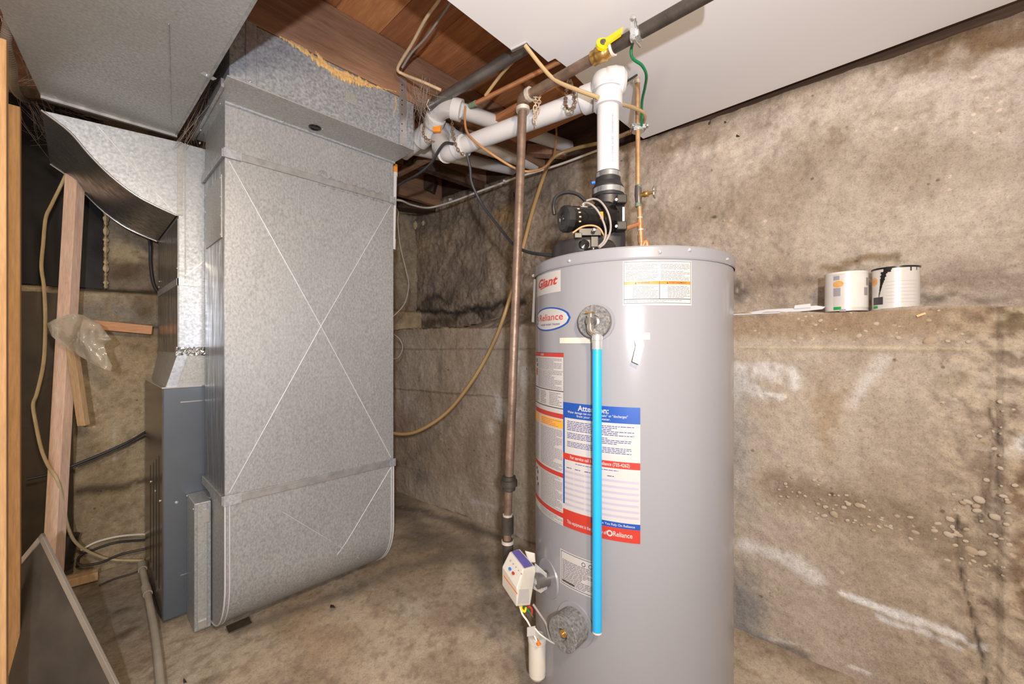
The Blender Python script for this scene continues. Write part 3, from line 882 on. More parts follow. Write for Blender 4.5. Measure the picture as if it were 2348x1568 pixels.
# filter box
fb = thing('filter_box', (0.33, 1.88, 0.0), 'narrow dusty metal filter box low between furnace and return duct', 'filter box')
mk('box_body', MB().prism([(0.276,1.80,0.008),(0.325,1.80,0.008),(0.325,1.838,0.008),(0.50,1.838,0.008),(0.50,1.943,0.008),(0.276,1.943,0.008)], (0,0,0.452)), M['galv'], fb, bevel=0.003)
s_ = MB(); s_.box((0.284, 1.794, 0.03), (0.312, 1.80, 0.455)); mk('filter_door', s_, M['galv_dull'], fb, bevel=0.001)
s_ = MB(); s_.box((0.300, 1.788, 0.39), (0.318, 1.794, 0.435)); s_.box((0.286, 1.788, 0.02), (0.31, 1.794, 0.045)); mk('bracket', s_, M['zinc'], fb)
s_ = MB(); screw(s_, (0.276, 1.935, 0.455), (-1,0,0)); screw(s_, (0.276, 1.81, 0.44), (-1,0,0)); screw(s_, (0.298,1.792,0.03),(0,-1,0)); mk('screw', s_, M['zinc'], fb)

# the big return duct
XL, XR, YD, YE = 0.328, 0.944, 1.612, 1.915
ZTB = H + 0.80
rt = thing('return_duct', (0.63, 1.75, 0.0), 'large galvanized return duct with cross creases, from ceiling to floor', 'duct')
z_up = P(512, 350, Y=YD).z; z_lo = P(514, 1148, Y=YD).z
mk('top_section', MB().box((XL, YD, z_up), (XR, YE, ZTB + 0.002)), M['galv'], rt, bevel=0.001)
# middle section with a pyramid front
mid = MB()
c_ = P(733, 748, Y=YD); c_ = Vector((c_.x, YD - 0.012, c_.z))
A_, B_, C_, D_ = (XL, YD, z_up), (XR, YD, z_up), (XR, YD, z_lo), (XL, YD, z_lo)
mid.add([A_, B_, C_, D_, c_], [(0,4,1),(1,4,2),(2,4,3),(3,4,0)])
mid.add([A_, D_, C_, B_, (XL,YE,z_up), (XL,YE,z_lo), (XR,YE,z_lo), (XR,YE,z_up)], [(0,1,5,4),(3,7,6,2),(4,5,6,7),(0,4,7,3),(1,2,6,5)])
mk('middle_section', mid, M['galv'], rt)
s_ = MB()
pt = lambda q: Vector(q) + Vector((0, -0.0006, 0))
for q in (A_, B_, C_, D_):
    s_.tube([pt(q).lerp(pt(c_), 0.04), pt(c_)], 0.0019, 5)
mk('crease_highlight', s_, M['bright'], rt)  # thin pale strips stand in for the glint along each crease
# left side polished sheet
mk('side_sheet', MB().box((XL - 0.002, YD + 0.004, z_lo + 0.02), (XL + 0.001, YE - 0.004, z_up - 0.02)), M['galv_side'], rt)
pz0, pz1 = P(490, 605, X=XL).z, P(490, 425, X=XL).z
mk('access_panel', MB().box((XL - 0.005, YD + 0.03, pz0 + 0.07), (XL - 0.001, YE - 0.03, pz1)), M['galv_dull'], rt)
s_ = MB()
for yy in (YD + 0.035, YE - 0.035):
    for k in range(4): screw(s_, (XL - 0.004, yy, pz0 + 0.08 + k * (pz1 - pz0 - 0.09) / 3), (-1, 0, 0), 0.005)
mk('screw', s_, M['zinc'], rt)
# elbow
r = 0.215
zb = 0.018
arc = [(YD, z_lo)] + [(YD + r - r * math.cos(a), zb + r - r * math.sin(a)) for a in np.linspace(0, PI / 2, 14)]
arc += [(1.835, zb), (1.835, 0.47), (YE, 0.50), (YE, z_lo)]
na = len(arc)
eb = MB()
L_ = [(XL, y, z) for y, z in arc]; R_ = [(XR, y, z) for y, z in arc]
eb.add(L_, [tuple(range(na))]); eb.add(R_, [tuple(range(na))[::-1]])
eb.add(L_ + R_, [(i, i + na, i + 1 + na, i + 1) for i in range(15)], True)
eb.add(L_ + R_, [(i, i + na, (i + 1) % na + na, (i + 1) % na) for i in range(15, na)], False)
mk('elbow', eb, M['galv'], rt)
s_ = MB()
for x in (XL + 0.013, XR - 0.010):
    s_.tube([(x, y - 0.001, z - 0.0005) for y, z in arc[:15]], 0.0022, 6)
s_.tube([(XL, y - 0.002, z) for y, z in arc[:15]], 0.003, 6)
s_.tube([(XR, y - 0.002, z) for y, z in arc[:15]], 0.003, 6)
e1_ = Vector((XR - 0.01, YD, z_lo - 0.02))
s_.tube([e1_, Vector((0.74, YD, 0.235)), Vector((0.70, YD + 0.004, 0.19))], 0.0016, 5)
s_.tube([Vector((0.50, YD, 0.42)), Vector((0.72, YD + 0.001, 0.21)), Vector((0.80, YD + 0.025, 0.13))], 0.0010, 5)
mk('elbow_seam', s_, M['bright'], rt)
# drive cleats
for zz, hh in ((z_up, 0.024), (z_lo, 0.027)):
    s_ = MB()
    s_.box((XL - 0.004, YD - 0.007, zz - hh / 2), (XR + 0.003, YD - 0.0005, zz + hh / 2))
    s_.box((XL - 0.010, YD - 0.004, zz - hh * 0.55), (XL, YE + 0.01, zz + hh * 0.55))
    cl = mk('drive_cleat', s_, M['cleat'], rt, bevel=0.0015)
    s_ = MB(); s_.box((XL - 0.006, YD - 0.010, zz - hh * 0.62), (XL + 0.045, YD - 0.006, zz + hh * 0.62)); s_.box((XR - 0.02, YD - 0.010, zz - hh * 0.6), (XR + 0.006, YD - 0.006, zz + hh * 0.6))
    mk('corner_tab', s_, M['galv_bright'], cl)
# horizontal trunk on top
YT = 1.452
mk('trunk_section', MB().box((0.306, YT, ZTB), (XR, 1.98, ZJ - 0.002)), [M['galv_spangle']], rt, bevel=0.002)
mk('trunk_bottom', MB().box((0.300, YT - 0.004, ZTB - 0.004), (XR + 0.003, 1.985, ZTB)), M['galv_dull'], rt, bevel=0.001)
mk('trunk_lip', MB().box((XL - 0.002, YD - 0.012, ZTB - 0.010), (XR + 0.002, YD - 0.001, ZTB - 0.004)), M['galv_bright'], rt)
s_ = MB(); s_.box((0.295, 1.5, ZTB - 0.014), (0.303, 1.98, ZTB + 0.012)); mk('side_lip', s_, M['cleat'], rt)
x0 = P(563, 150, Y=YT).x; x1 = P(587, 160, Y=YT).x
mk('standing_seam', MB().box((x0, YT - 0.005, ZTB), (x1, YT, ZJ)), M['galv_bright'], rt, bevel=0.001)
sx0 = P(914, 260, Y=YT).x; sx1 = P(930, 260, Y=YT).x
s_ = MB().box((sx0, YT - 0.008, P(922,336,Y=YT).z), (sx1, YT - 0.006, P(922,180,Y=YT).z))
st_ = mk('hanger_strap', s_, M['zinc'], rt)
s_ = MB()
for yy in (195, 207, 230, 240, 262, 284, 300): s_.lathe(P(922, yy, Y=YT - 0.0082), (0,-1,0), [(0.0028,0),(0,0.0003)], 10)
mk('strap_hole', s_, M['black'], st_)
q = P(722, 292, Z=ZTB - 0.004)
s_ = MB().lathe(q, (0,0,-1), [(0.021,0),(0.021,0.003),(0.015,0.005),(0.013,0.002),(0,0.002)], 24)
mk('rubber_plug', s_, M['blackgloss'], rt)
s_ = MB()
for (x, y) in [(505,237),(650,278),(740,295),(830,342)]: screw(s_, P(x, y, Z=ZTB - 0.005), (0,0,-1), 0.003)
for (x, y) in [(922,331),(575,186),(461,298),(459,328)]: screw(s_, P(x, y, Y=YT - 0.007) if x > 500 else P(x, y, X=0.295), (0,-1,0) if x > 500 else (-1,0,0), 0.004)
mk('trunk_screw', s_, M['zinc'], rt)
# foam smeared along the top of the trunk
def smear(pts, w0, Y, seed, n=90):
    random.seed(seed)
    path = smooth_path([P(x, y, Y=Y) for x, y in pts], max(2, n // (len(pts) - 1)))
    vs = []; fs = []
    wr_ = [1.0] * len(path)
    for i, p in enumerate(path):
        a = i / (len(path) - 1)
        wd = w0 * (0.25 + 0.9 * abs(math.sin(PI * min(1, a * 1.1))) ** 0.6) * random.uniform(0.25, 1.35)
        up_ = wd * random.uniform(0.3, 0.6); dn = wd - up_
        for j, (dz, dy) in enumerate(((up_, 0.0), (up_ * 0.4, -0.004), (-dn * 0.4, -0.004 - random.uniform(0, .002)), (-dn, 0.0))):
            vs.append((p.x, p.y + dy, p.z + dz))
        if i:
            for j in range(3):
                k_ = (i - 1) * 4 + j; fs.append((k_, k_ + 4, k_ + 5, k_ + 1))
    return MB().add(vs, fs, False)
mf = smear([(640,84),(690,110),(745,150),(800,172),(850,195),(908,211)], 0.021, YT - 0.001, 3)
mf2 = smear([(722,118),(760,160),(800,182),(850,200)], 0.028, YT - 0.002, 4)
mf.add(mf2.v, mf2.f)
m3 = smear([(905,222),(908,236),(903,262)], 0.012, YT - 0.001, 5, 12); mf.add(m3.v, m3.f)
mk('foam_smear', mf, M['sprayfoam'], rt)
mk('rubber_patch', MB().frame(P(805, 225, Y=YT - 0.002), (0.022,0,0), (0,0,0.020), (0,0.001,0)), M['galv_dull'], rt)
mk('paper_scrap', MB().frame(P(1, 1, Y=YT) * 0 + P(548, 1432, Y=YD + 0.10), (0.035,0,0.0), (0,0.02,0.002), (0,0,0.001)), M['brownpoly'], rt)

# text -> mesh data
def text_mesh(s, size, offset=0.0, shear=0.0, align='CENTER', outline=None):
    cu = bpy.data.curves.new('writing', 'FONT')
    cu.body = s; cu.size = size; cu.align_x = align; cu.align_y = 'CENTER'
    cu.resolution_u = 3; cu.offset = offset * size; cu.shear = shear
    if outline: cu.fill_mode = 'NONE'; cu.bevel_depth = outline; cu.bevel_resolution = 0
    ob = bpy.data.objects.new('writing', cu); COL.objects.link(ob)
    dg = bpy.context.evaluated_depsgraph_get()
    me = bpy.data.meshes.new_from_object(ob.evaluated_get(dg))
    vs = [tuple(v.co) for v in me.vertices]; fs = [tuple(p.vertices) for p in me.polygons]
    bpy.data.objects.remove(ob); bpy.data.meshes.remove(me); bpy.data.curves.remove(cu)
    return vs, fs
vs, fs = text_mesh('Stelcoat', 0.078, outline=0.0007, align='LEFT')
o0 = P(728, 402, Y=YD - 0.003); o1 = P(880, 452, Y=YD - 0.003)
wd = max(v[0] for v in vs)
sc = (o1.x - o0.x) / wd
tt = MB().add([(o0.x + v[0] * sc, YD - 0.0022 - v[2] - 0.004 * (v[0] > -1), o0.z - 0.012 + v[1] * sc + 0.002) for v in vs], fs)
mk('embossed_writing', tt, M['inkgrey'], rt)

# small condensate line beside the return duct
cp = MB()
cp.tube([P(906,395,t=1.86), P(902,560,t=1.86)], 0.009, 12)
cpo = mk('condensate_pipe', cp, M['pvc'], label='thin white plastic pipe running down the right edge of the return duct', cat='pipe')
s_ = MB().tube([P(906,378,t=1.86), P(906,396,t=1.86)], 0.0115, 12); mk('primer_mark', s_, M['orange'], cpo)
s_ = MB().tube([P(902,548,t=1.86), P(901,572,t=1.86)], 0.012, 12); s_.tube([P(906,396,t=1.86), P(906,404,t=1.86)], 0.0115, 12); mk('coupling', s_, M['pvc'], cpo)

# ------------------------------------------------------------------ pipes overhead
def pipe_obj(name, pts, r, mat, label, cat='pipe', smooth=0, seg=16, group=None):
    p = smooth_path(pts, smooth) if smooth else [Vector(q) for q in pts]
    return mk(name, MB().tube(p, r, seg), mat, label=label, cat=cat, group=group)
def sleeve(p, q, r, mat, parent, name='coupling', seg=20):
    return mk(name, MB().tube([p, q], r, seg), mat, parent)

# vent: vertical from the blower, elbow, long run
VX = P(1394, 300, t=1.2)
vx, vy = VX.x, VX.y
ztp = H + 0.745
vent = thing('vent_pipe', (vx, vy, P(1394,395,t=1.2).z), 'white plastic vent pipe rising from the water heater blower and running along the ceiling', 'pipe')
mk('riser', MB().tube([(vx, vy, P(1394,398,t=1.2).z), (vx, vy, P(1394,215,t=1.2).z)], 0.0315, 28), M['pvc'], vent)
far = P(1052, 338, t=1.60)
near = P(1352, 226, t=1.27)
dirh = (far - near).normalized()
mk('run', MB().tube([near - dirh * 0.06, far], 0.0315, 28), M['pvc'], vent)
# elbow built as bent tube with hubs
top = Vector((vx, vy, P(1394,232,t=1.2).z))
el = smooth_path([top, top + Vector((0,0,0.035)), Vector((vx, vy, 0)) * 1 + Vector((0.0,0.012, H + 0.755 + 0.018)), near - dirh * 0.035, near], 6)
mk('elbow', MB().tube(el, 0.037, 28), M['pvc'], vent)
mk('hub', MB().tube([top - Vector((0,0,0.020)), top + Vector((0,0,0.020))], 0.0415, 28), M['pvc'], vent)
mk('hub', MB().tube([near - dirh * 0.022, near + dirh * 0.020], 0.0415, 28), M['pvc'], vent)
bulge = top + Vector((0.012, -0.012, 0.055))
s_ = MB().lathe(bulge, (RT[0], RT[1], 0), [(0.0, -0.036), (0.030, -0.034), (0.040, -0.022), (0.043, 0), (0.040, 0.022), (0.030, 0.032), (0.0, 0.034)], 28)
mk('elbow_body', s_, M['pvc'], vent)
mk('hub', MB().tube([top + Vector((0,0,0.028)), top + Vector((0,0,0.036))], 0.043, 28), M['pvc'], vent)
# far double elbow
fe = [far + dirh * -0.02, far, P(1025,350,t=1.66), P(1008,325,t=1.74), P(1018,305,t=1.82), P(1045,318,t=1.86)]
mk('elbow', MB().tube(smooth_path(fe, 6), 0.036, 24), M['pvc'], vent)
mk('hub', MB().tube([far - dirh * 0.03, far + dirh * 0.012], 0.0405, 24), M['pvc'], vent)
mk('hub', MB().tube([P(1026,351,t=1.65), P(1012,335,t=1.70)], 0.041, 24), M['pvc'], vent)
mk('hub', MB().tube([P(1012,300,t=1.80), P(1030,308,t=1.84)], 0.041, 24), M['pvc'], vent)
mk('wall_stub', MB().tube([P(1040,314,t=1.86), P(1226,379,t=2.30)], 0.031, 20), M['pvc'], vent)
s_ = MB()
for zz in np.linspace(P(1394,375,t=1.17).z, P(1394,258,t=1.17).z, 34):
    if random.random() < 0.8:
        a = math.atan2(-vy, -vx) + 0.42
        s_.frame((vx + math.cos(a) * 0.0318, vy + math.sin(a) * 0.0318, zz), (-math.sin(a) * 0.0028, math.cos(a) * 0.0028, 0), (0,0,random.uniform(.0006,.0018)), (math.cos(a)*.0003, math.sin(a)*.0003, 0))
mk('printed_marks', s_, M['inklight'], vent)

# furnace vents
fv = thing('furnace_intake_pipe', P(1000,300,t=1.7), 'white plastic pipe with elbows and orange primer mark beside the return duct', 'pipe')
f1 = [P(935,345,t=1.85), P(968,318,t=1.80), P(988,298,t=1.76), P(1002,262,t=1.70), P(1024,248,t=1.64), P(1050,250,t=1.60)]
mk('stub', MB().tube([P(925,352,t=1.87), P(966,320,t=1.80)], 0.031, 22), M['pvc'], fv)
mk('elbow', MB().tube(smooth_path(f1[1:], 6), 0.036, 24), M['pvc'], fv)
mk('hub', MB().tube([P(962,322,t=1.80), P(982,304,t=1.765)], 0.042, 24), M['pvc'], fv)
mk('hub', MB().tube([P(994,284,t=1.73), P(1000,268,t=1.70)], 0.042, 24), M['pvc'], fv)
mk('hub', MB().tube([P(1038,248,t=1.61), P(1058,254,t=1.61)], 0.041, 24), M['pvc'], fv)
mk('run', MB().tube([P(1052,252,t=1.61), P(1304,336,t=2.16)], 0.030, 22), M['pvc'], fv)
q = P(1002, 296, t=1.70)
mk('primer_mark', MB().frame(q, Vector((RT[0], RT[1], 0)) * 0.016, (0,0,0.012), Vector((FW[0], FW[1], 0)) * 0.006), M['orange'], fv)
pipe_obj('exhaust_pipe', [P(930,336,t=1.93), P(1176,389,t=2.42)], 0.031, M['pvc'], 'lowest white plastic pipe running from behind the return duct to the wall')

# gas line
ZG = H + 0.812
g0 = P(1640, -22, Z=ZG); g1 = P(1210, 219, Z=ZG)
gl = thing('gas_line', (g1.x, g1.y, 0.4), 'old dark iron gas pipe along the ceiling, dropping beside the water heater', 'pipe')
gv0, gv1 = P(1400,112,Z=ZG), P(1362,133,Z=ZG)
mk('run', MB().tube([g0, gv0], 0.0165, 16), M['iron'], gl)
mk('run', MB().tube([gv1, g1], 0.0150, 16), M['iron_rusty'], gl)
gdir = (g1 - g0).normalized()
d0 = P(1199, 240, t=(g1 - Vector((0,0,H))).dot(Vector((FW[0], FW[1], 0))))
TG = (g1 - Vector((0,0,H))).dot(Vector((FW[0], FW[1], 0)))
bt = P(1167, 1100, t=TG - .01)
mk('elbow', MB().tube(smooth_path([g1, g1 + gdir * 0.018 + Vector((0,0,-0.006)), d0 + Vector((0,0,-0.008))], 6), 0.0205, 16), M['iron_rusty'], gl)
mk('collar', MB().tube([g1 - gdir * 0.014, g1 - gdir * 0.002], 0.0225, 16).tube([d0 + Vector((0,0,-0.01)), d0 + Vector((0,0,-0.022))], 0.0225, 16), M['solder'], gl)
mk('drop', MB().tube([d0, bt], 0.0142, 16), M['iron_rusty'], gl)
mk('union', MB().lathe(bt + Vector((0,0,0.014)), (0,0,-1), [(0.015,0),(0.022,0.002),(0.022,0.012),(0.0275,0.014),(0.0275,0.032),(0.021,0.034),(0.021,0.046),(0.014,0.05)], 6 * 3), M['iron'], gl)
b2 = P(1164, 1190, t=TG-.01); b3 = P(1163, 1245, t=TG-.015); b4 = P(1166, 1330, t=TG-.02)
mk('lower_drop', MB().tube([bt, b2, b3], 0.0128, 14), M['iron_rusty'], gl)
mk('tee', MB().tube([b2 + Vector((0,0,0.01)), b2 + Vector((0,0,-0.045))], 0.0195, 14).tube([b2 + Vector((0,0,-0.065)), b4], 0.0175, 14), M['iron'], gl)
mk('sealant', MB().tube([b2 + Vector((0,0,0.016)), b2 + Vector((0,0,0.010))], 0.016, 14).tube([b2 + Vector((0,0,-0.068)), b2 + Vector((0,0,-0.078))], 0.020, 14), M['solder'], gl)
vb = gv0.lerp(gv1, 0.5)
vd = (gv0 - gv1).normalized()
s_ = MB().tube([gv0 + vd * 0.004, gv0 - vd * 0.012, gv0 - vd * 0.013, vb, gv1 + vd * 0.013, gv1 + vd * 0.012, gv1 - vd * 0.004], [0.020,0.020,0.023,0.021,0.023,0.020,0.020], 12)
sv = mk('shutoff_valve', s_, M['brass'], gl)
mk('tape_ring', MB().tube([gv0 + vd * 0.004, gv0 + vd * 0.010], 0.0215, 14), M['white_cable'], gl)
sidev = Vector((-FW[0], -FW[1], 0.25)).normalized()
hp = vb + sidev * 0.030 + vd * -0.004
hd = vd
s_ = MB().lathe(hp - sidev * 0.006, sidev, [(0.019,0),(0.019,0.009),(0.010,0.011),(0,0.011)], 20)
nn = sidev.cross(hd).normalized()
s_.add([hp + hd*0.004 + nn*0.014 - sidev*0.004, hp + hd*0.055 + nn*0.013 - sidev*0.004, hp + hd*0.055 - nn*0.005 - sidev*0.004, hp + hd*0.004 - nn*0.014 - sidev*0.004,
        hp + hd*0.004 + nn*0.014 + sidev*0.004, hp + hd*0.055 + nn*0.013 + sidev*0.008, hp + hd*0.055 - nn*0.005 + sidev*0.008, hp + hd*0.004 - nn*0.014 + sidev*0.004],
       [(0,3,2,1),(4,5,6,7),(0,1,5,4),(1,2,6,5),(2,3,7,6),(3,0,4,7)])
hn = mk('yellow_handle', s_, M['yellow'], sv); hn['label'] = 'yellow lever handle'
mk('handle_nut', MB().lathe(hp + sidev * 0.004, sidev, [(0.010,0),(0.010,0.003),(0.006,0.004),(0.005,0.006),(0,0.006)], 14), M['steel_pipe'], hn)

def clamp(name, c, d, label, s=1.0):
    d = Vector(d).normalized(); u_ = Vector((-FW[0], -FW[1], 0)); u_ = (u_ - d * u_.dot(d)).normalized(); w_ = d.cross(u_)
    t_ = thing(name, c, label, 'clamp')
    mk('saddle', MB().tube([c - d * 0.010 * s, c + d * 0.010 * s], 0.0215 * s, 12), M['zinc'], t_)
    s_ = MB().frame(c + u_ * 0.020 * s, w_ * 0.032 * s, d * 0.007 * s, u_ * 0.004 * s); s_.frame(c - w_ * 0.012 * s + u_ * 0.012 * s, w_ * 0.008 * s, d * 0.012 * s, u_ * 0.006 * s)
    mk('bar', s_, M['zinc'], t_, bevel=0.001)
    s_ = MB()
    for k in (-1, 1): s_.lathe(c + w_ * 0.026 * s * k + u_ * 0.022 * s, u_, [(0.008*s,0),(0.008*s,0.004*s),(0.005*s,0.008*s),(0,0.009*s)], 10); s_.lathe(c + w_ * 0.026 * s * k - u_ * 0.018 * s, u_, [(0.003*s,0),(0.003*s,0.04*s)], 8)
    mk('bolt', s_, M['shiny'], t_)
    return t_
gc = P(1461, 76, Z=ZG)
c1 = clamp('ground_clamp', gc, gdir, 'zinc ground clamp on the iron gas pipe under the ceiling', 1.0)
mk('stud', MB().tube([gc, gc + Vector((0,0,0.0)) + (P(1455,40,Z=ZG) - gc)], 0.003, 8), M['shiny'], c1)
cc = P(1463, 296, t=1.42)
clamp('ground_clamp', cc, (0,0,1), 'zinc ground clamp on the copper pipe near the wall', 0.95)
pipe_obj('ground_wire', [P(1452,92,t=1.13), P(1447,118,t=1.14), P(1452,135,t=1.15), P(1472,150,t=1.17), P(1482,172,t=1.2), P(1479,200,t=1.26), P(1472,235,t=1.33), P(1471,290,t=1.40)], 0.0042, M['green'], 'green insulated ground wire curling between the two clamps', 'wire', 6, 8)

# copper supply at the heater
ctop = P(1461, 174, Z=ZC - 0.002); TC = 1.42
cu_b = P(1468, 640, t=TC)
cw = thing('copper_water_pipe', cu_b, 'copper water pipe with stop valve dropping from ceiling to the heater top', 'pipe')
c0 = P(1462, 180, t=1.40); c1_ = P(1463, 430, t=TC); c2_ = P(1466, 470, t=TC); c3_ = P(1470, 560, t=TC)
mk('riser', MB().tube([c0, c1_, c2_, c3_, cu_b], 0.0080, 12), M['copper_old'], cw)
mk('stop_valve_body', MB().tube([P(1463,426,t=TC), P(1463.3,434,t=TC), P(1463.6,446,t=TC), P(1464,458,t=TC), P(1464.5,470,t=TC)], [0.0105,0.0115,0.0125,0.0115,0.0100], 12), M['steel_pipe'], cw)
s_ = MB()
for ya, yb_ in ((424,432),(466,474)): s_.tube([P(1463.5,ya,t=TC), P(1463.7,yb_,t=TC)], 0.0108, 12)
mk('verdigris_ring', s_, M['verdigris'], cw)
va, vb2 = P(1466,448,t=TC-.005), P(1502,440,t=TC-0.03)
vdx = (vb2 - va).normalized()
sv2 = mk('side_stop', MB().tube([va, va + vdx * 0.014, va + vdx * 0.015, va + vdx * 0.03, va + vdx * 0.031, va + vdx * 0.05], [0.008,0.008,0.0105,0.0105,0.006,0.004], 10), M['brass'], cw)
hw = MB(); hc = va + vdx * 0.05
ua = Vector((0,0,1)); ub = vdx.cross(ua).normalized()
ring = [hc + (ua * math.cos(a) + ub * math.sin(a)) * 0.017 * (1 + 0.12 * math.cos(5 * a)) for a in np.linspace(0, 2 * PI, 41)]
hw.tube(ring, 0.0035, 8, False)
for k in range(5): a = 2 * PI * k / 5; hw.tube([hc, hc + (ua * math.cos(a) + ub * math.sin(a)) * 0.017], 0.0025, 6)
hw.lathe(hc, vdx, [(0.005,-0.003),(0.005,0.004),(0,0.005)], 10)
mk('hand_wheel', hw, M['chrome'], sv2)
mk('tee_branch', MB().tube([P(1468,512,t=TC), P(1440,522,t=TC-0.02), P(1415,530,t=TC-0.04)], 0.0080, 10), M['copper'], cw)
mk('joint', MB().tube([P(1467,500,t=TC), P(1468,526,t=TC)], 0.0098, 12).tube([P(1469,540,t=TC), P(1470,558,t=TC)], 0.0105, 12), M['copper'], cw)
mk('solder_ring', MB().tube([P(1467,498,t=TC), P(1467,501,t=TC)], 0.0102, 12).tube([P(1468.5,525,t=TC), P(1468.6,529,t=TC)], 0.0105, 12).tube([P(1462,184,t=1.40), P(1462,192,t=1.40)], 0.0092, 12), M['solder'], cw)
mk('elbow', MB().tube(smooth_path([P(1470,575,t=TC), P(1478,556,t=TC), P(1483,558,t=TC), P(1484,580,t=TC)], 5), 0.0095, 12), M['copper'], cw)
mk('stub', MB().tube([P(1435,188,t=1.36), P(1460,172,t=1.39)], 0.0035, 8), M['black'], cw)

# other overhead runs
so = thing('steel_conduit', P(1100,170,Z=H+0.965), 'fat dark steel pipe passing from the duct end over the white board', 'pipe')
mk('pipe_body', MB().tube([P(985,243,Z=H+0.965), P(1175,128,Z=H+0.965), P(1290,60,Z=H+0.965)], 0.0195, 20), M['steel_pipe'], so)
mk('wire_band', MB().tube([P(983,228,t=1.58), P(978,240,t=1.6), P(985,252,t=1.58)], 0.002, 6), M['white_cable'], so)
co = thing('copper_branch_pipe', P(1170,195,Z=H+0.935), 'bright copper pipe running diagonally under the floor planks', 'pipe')
mk('pipe_body', MB().tube([P(1078,243,Z=H+0.935), P(1285,140,Z=H+0.935)], 0.0085, 14), M['copper'], co)
mk('green_joint', MB().tube([P(1078,243,Z=H+0.935), P(1092,236,Z=H+0.935)], 0.0105, 14), M['verdigris'], co)

def cable(name, pts, r, mat, label, cat='cable', k=7, seg=8):
    return pipe_obj(name, [P(*q[:2], t=q[2]) for q in pts], r, M[mat], label, cat, k, seg)
cable('ceiling_cable', [(1015,-12,1.3),(1000,10,1.33),(975,45,1.38),(945,100,1.46),(920,140,1.52),(912,160,1.55),(925,170,1.56),(970,188,1.52),(1010,206,1.5)], 0.0056, 'tan_cable', 'thick tan cable bending along the joist above the duct')
cable('ceiling_cable', [(1036,2,1.34),(1010,40,1.40),(975,88,1.47),(945,120,1.52),(922,155,1.56)], 0.0042, 'grey_cable', 'thin whitish cable behind the thick tan one')
cable('vent_hose', [(1204,104,1.24),(1240,150,1.25),(1268,180,1.25),(1300,197,1.22),(1372,224,1.155)], 0.0062, 'hose', 'clear tan hose sloping in front of the gas pipe to the vent elbow', 'hose')
cable('vent_hose', [(1422,238,1.27),(1450,246,1.32),(1472,256,1.36),(1479,268,1.40),(1475,286,1.46)], 0.0062, 'hose', 'end of tan hose curling behind the copper pipe', 'hose')
cable('flat_hose', [(1113,219,1.55),(1150,170,1.47),(1192,124,1.38)], 0.0062, 'hose', 'straight tan hose between planks and steel pipe', 'hose')
cable('sensor_wire', [(1067,244,1.56),(1066,270,1.55),(1070,300,1.52),(1090,325,1.48),(1130,355,1.44),(1180,385,1.42),(1215,393,1.44),(1250,382,1.6),(1270,355,1.75),(1276,310,1.85),(1273,285,1.9),(1265,280,1.95)], 0.0042, 'brown_cable', 'orange-brown wire looping under the white vent pipes', 'wire')
cable('drain_hose', [(1478,290,1.55),(1440,305,1.62),(1385,325,1.72),(1320,340,1.82),(1275,357,1.85),(1256,378,1.84),(1248,400,1.82),(1222,480,1.78),(1200,565,1.75),(1180,640,1.75),(1160,712,1.75),(1130,790,1.78),(1085,870,1.82),(1030,940,1.88),(975,980,1.92),(930,995,1.96),(880,990,2.0)], 0.0085, 'hose_low', 'long tan drain hose sagging across the right wall to behind the duct', 'hose')
wc = cable('wall_cable', [(893,458,1.95),(920,460,2.1),(945,470,2.3),(985,476,2.5),(1040,461,2.45),(1090,442,2.38),(1150,420,2.28),(1190,405,2.2),(1280,378,2.1),(1372,344,1.95)], 0.0058, 'white_cable', 'white cable clipped along the top of the right wall')
for (x, y, t) in [(1033,458,2.44),(1157,416,2.26)]:
    mk('clip', MB().frame(P(x, y, t=t), (0.008,0.004,0), (0,0,0.006), (-0.003,0.006,0)), M['pvc'], wc)
cable('blower_cord', [(1070,352,1.58),(1078,385,1.6),(1082,420,1.62),(1105,468,1.64),(1140,515,1.6),(1175,558,1.52),(1205,576,1.4),(1250,584,1.25),(1300,585,1.13),(1340,578,1.06),(1372,572,1.06)], 0.0055, 'black_cable', 'black power cord swinging down to the heater blower', 'cord')
cable('power_cord', [(1040,330,1.56),(1022,328,1.58),(1008,342,1.6),(990,372,1.66),(965,395,1.74),(930,415,1.84),(893,436,1.9)], 0.0055, 'black_cable', 'short black cord from the white elbow back to the duct', 'cord')
cable('thermostat_wire', [(903,470,2.0),(913,486,2.1),(912,510,2.1),(918,565,2.1),(931,620,2.12),(937,655,2.14),(928,695,2.12),(905,722,2.1),(890,732,2.05)], 0.0030, 'grey_cable', 'thin cream wire hanging down the wall by the return duct', 'wire')
cable('thermostat_wire', [(890,762,2.0),(905,768,2.1),(918,780,2.12),(923,798,2.12),(915,817,2.1),(902,823,2.06),(890,822,2.0)], 0.0026, 'grey_cable', 'small loop of cream wire poking out beside the return duct', 'wire')

def chain(name, pts, label, mat='chain', link=0.011, r=0.0014):
    path = smooth_path([P(*q[:2], t=q[2]) for q in pts], 12)
    L = 0; out = [path[0]]; acc = 0
    for a, b in zip(path[:-1], path[1:]):
        acc += (b - a).length
        if acc >= link * 0.8: out.append(b); acc = 0
    mb = MB()
    for i in range(len(out) - 1):
        c = (out[i] + out[i+1]) / 2; d = (out[i+1] - out[i]).normalized()
        s = d.orthogonal().normalized()
        if i % 2: s = d.cross(s)
        ring = [c + d * math.cos(a) * link * 0.62 + s * math.sin(a) * link * 0.36 for a in np.linspace(0, 2*PI, 11)]
        mb.tube(ring, r, 5, False)
    return mk(name, mb, M[mat], label=label, cat='chain')
chain('hanger_chain', [(1226,200,1.36),(1228,235,1.30),(1226,262,1.30),(1229,288,1.30)], 'light chain hanging double over the vent pipe beside the gas drop', 'chain_light', 0.016, 0.002)
chain('hanger_chain', [(1234,205,1.36),(1236,235,1.31),(1231,268,1.30)], 'second light strand of chain just right of the first', 'chain_light', 0.016, 0.002)
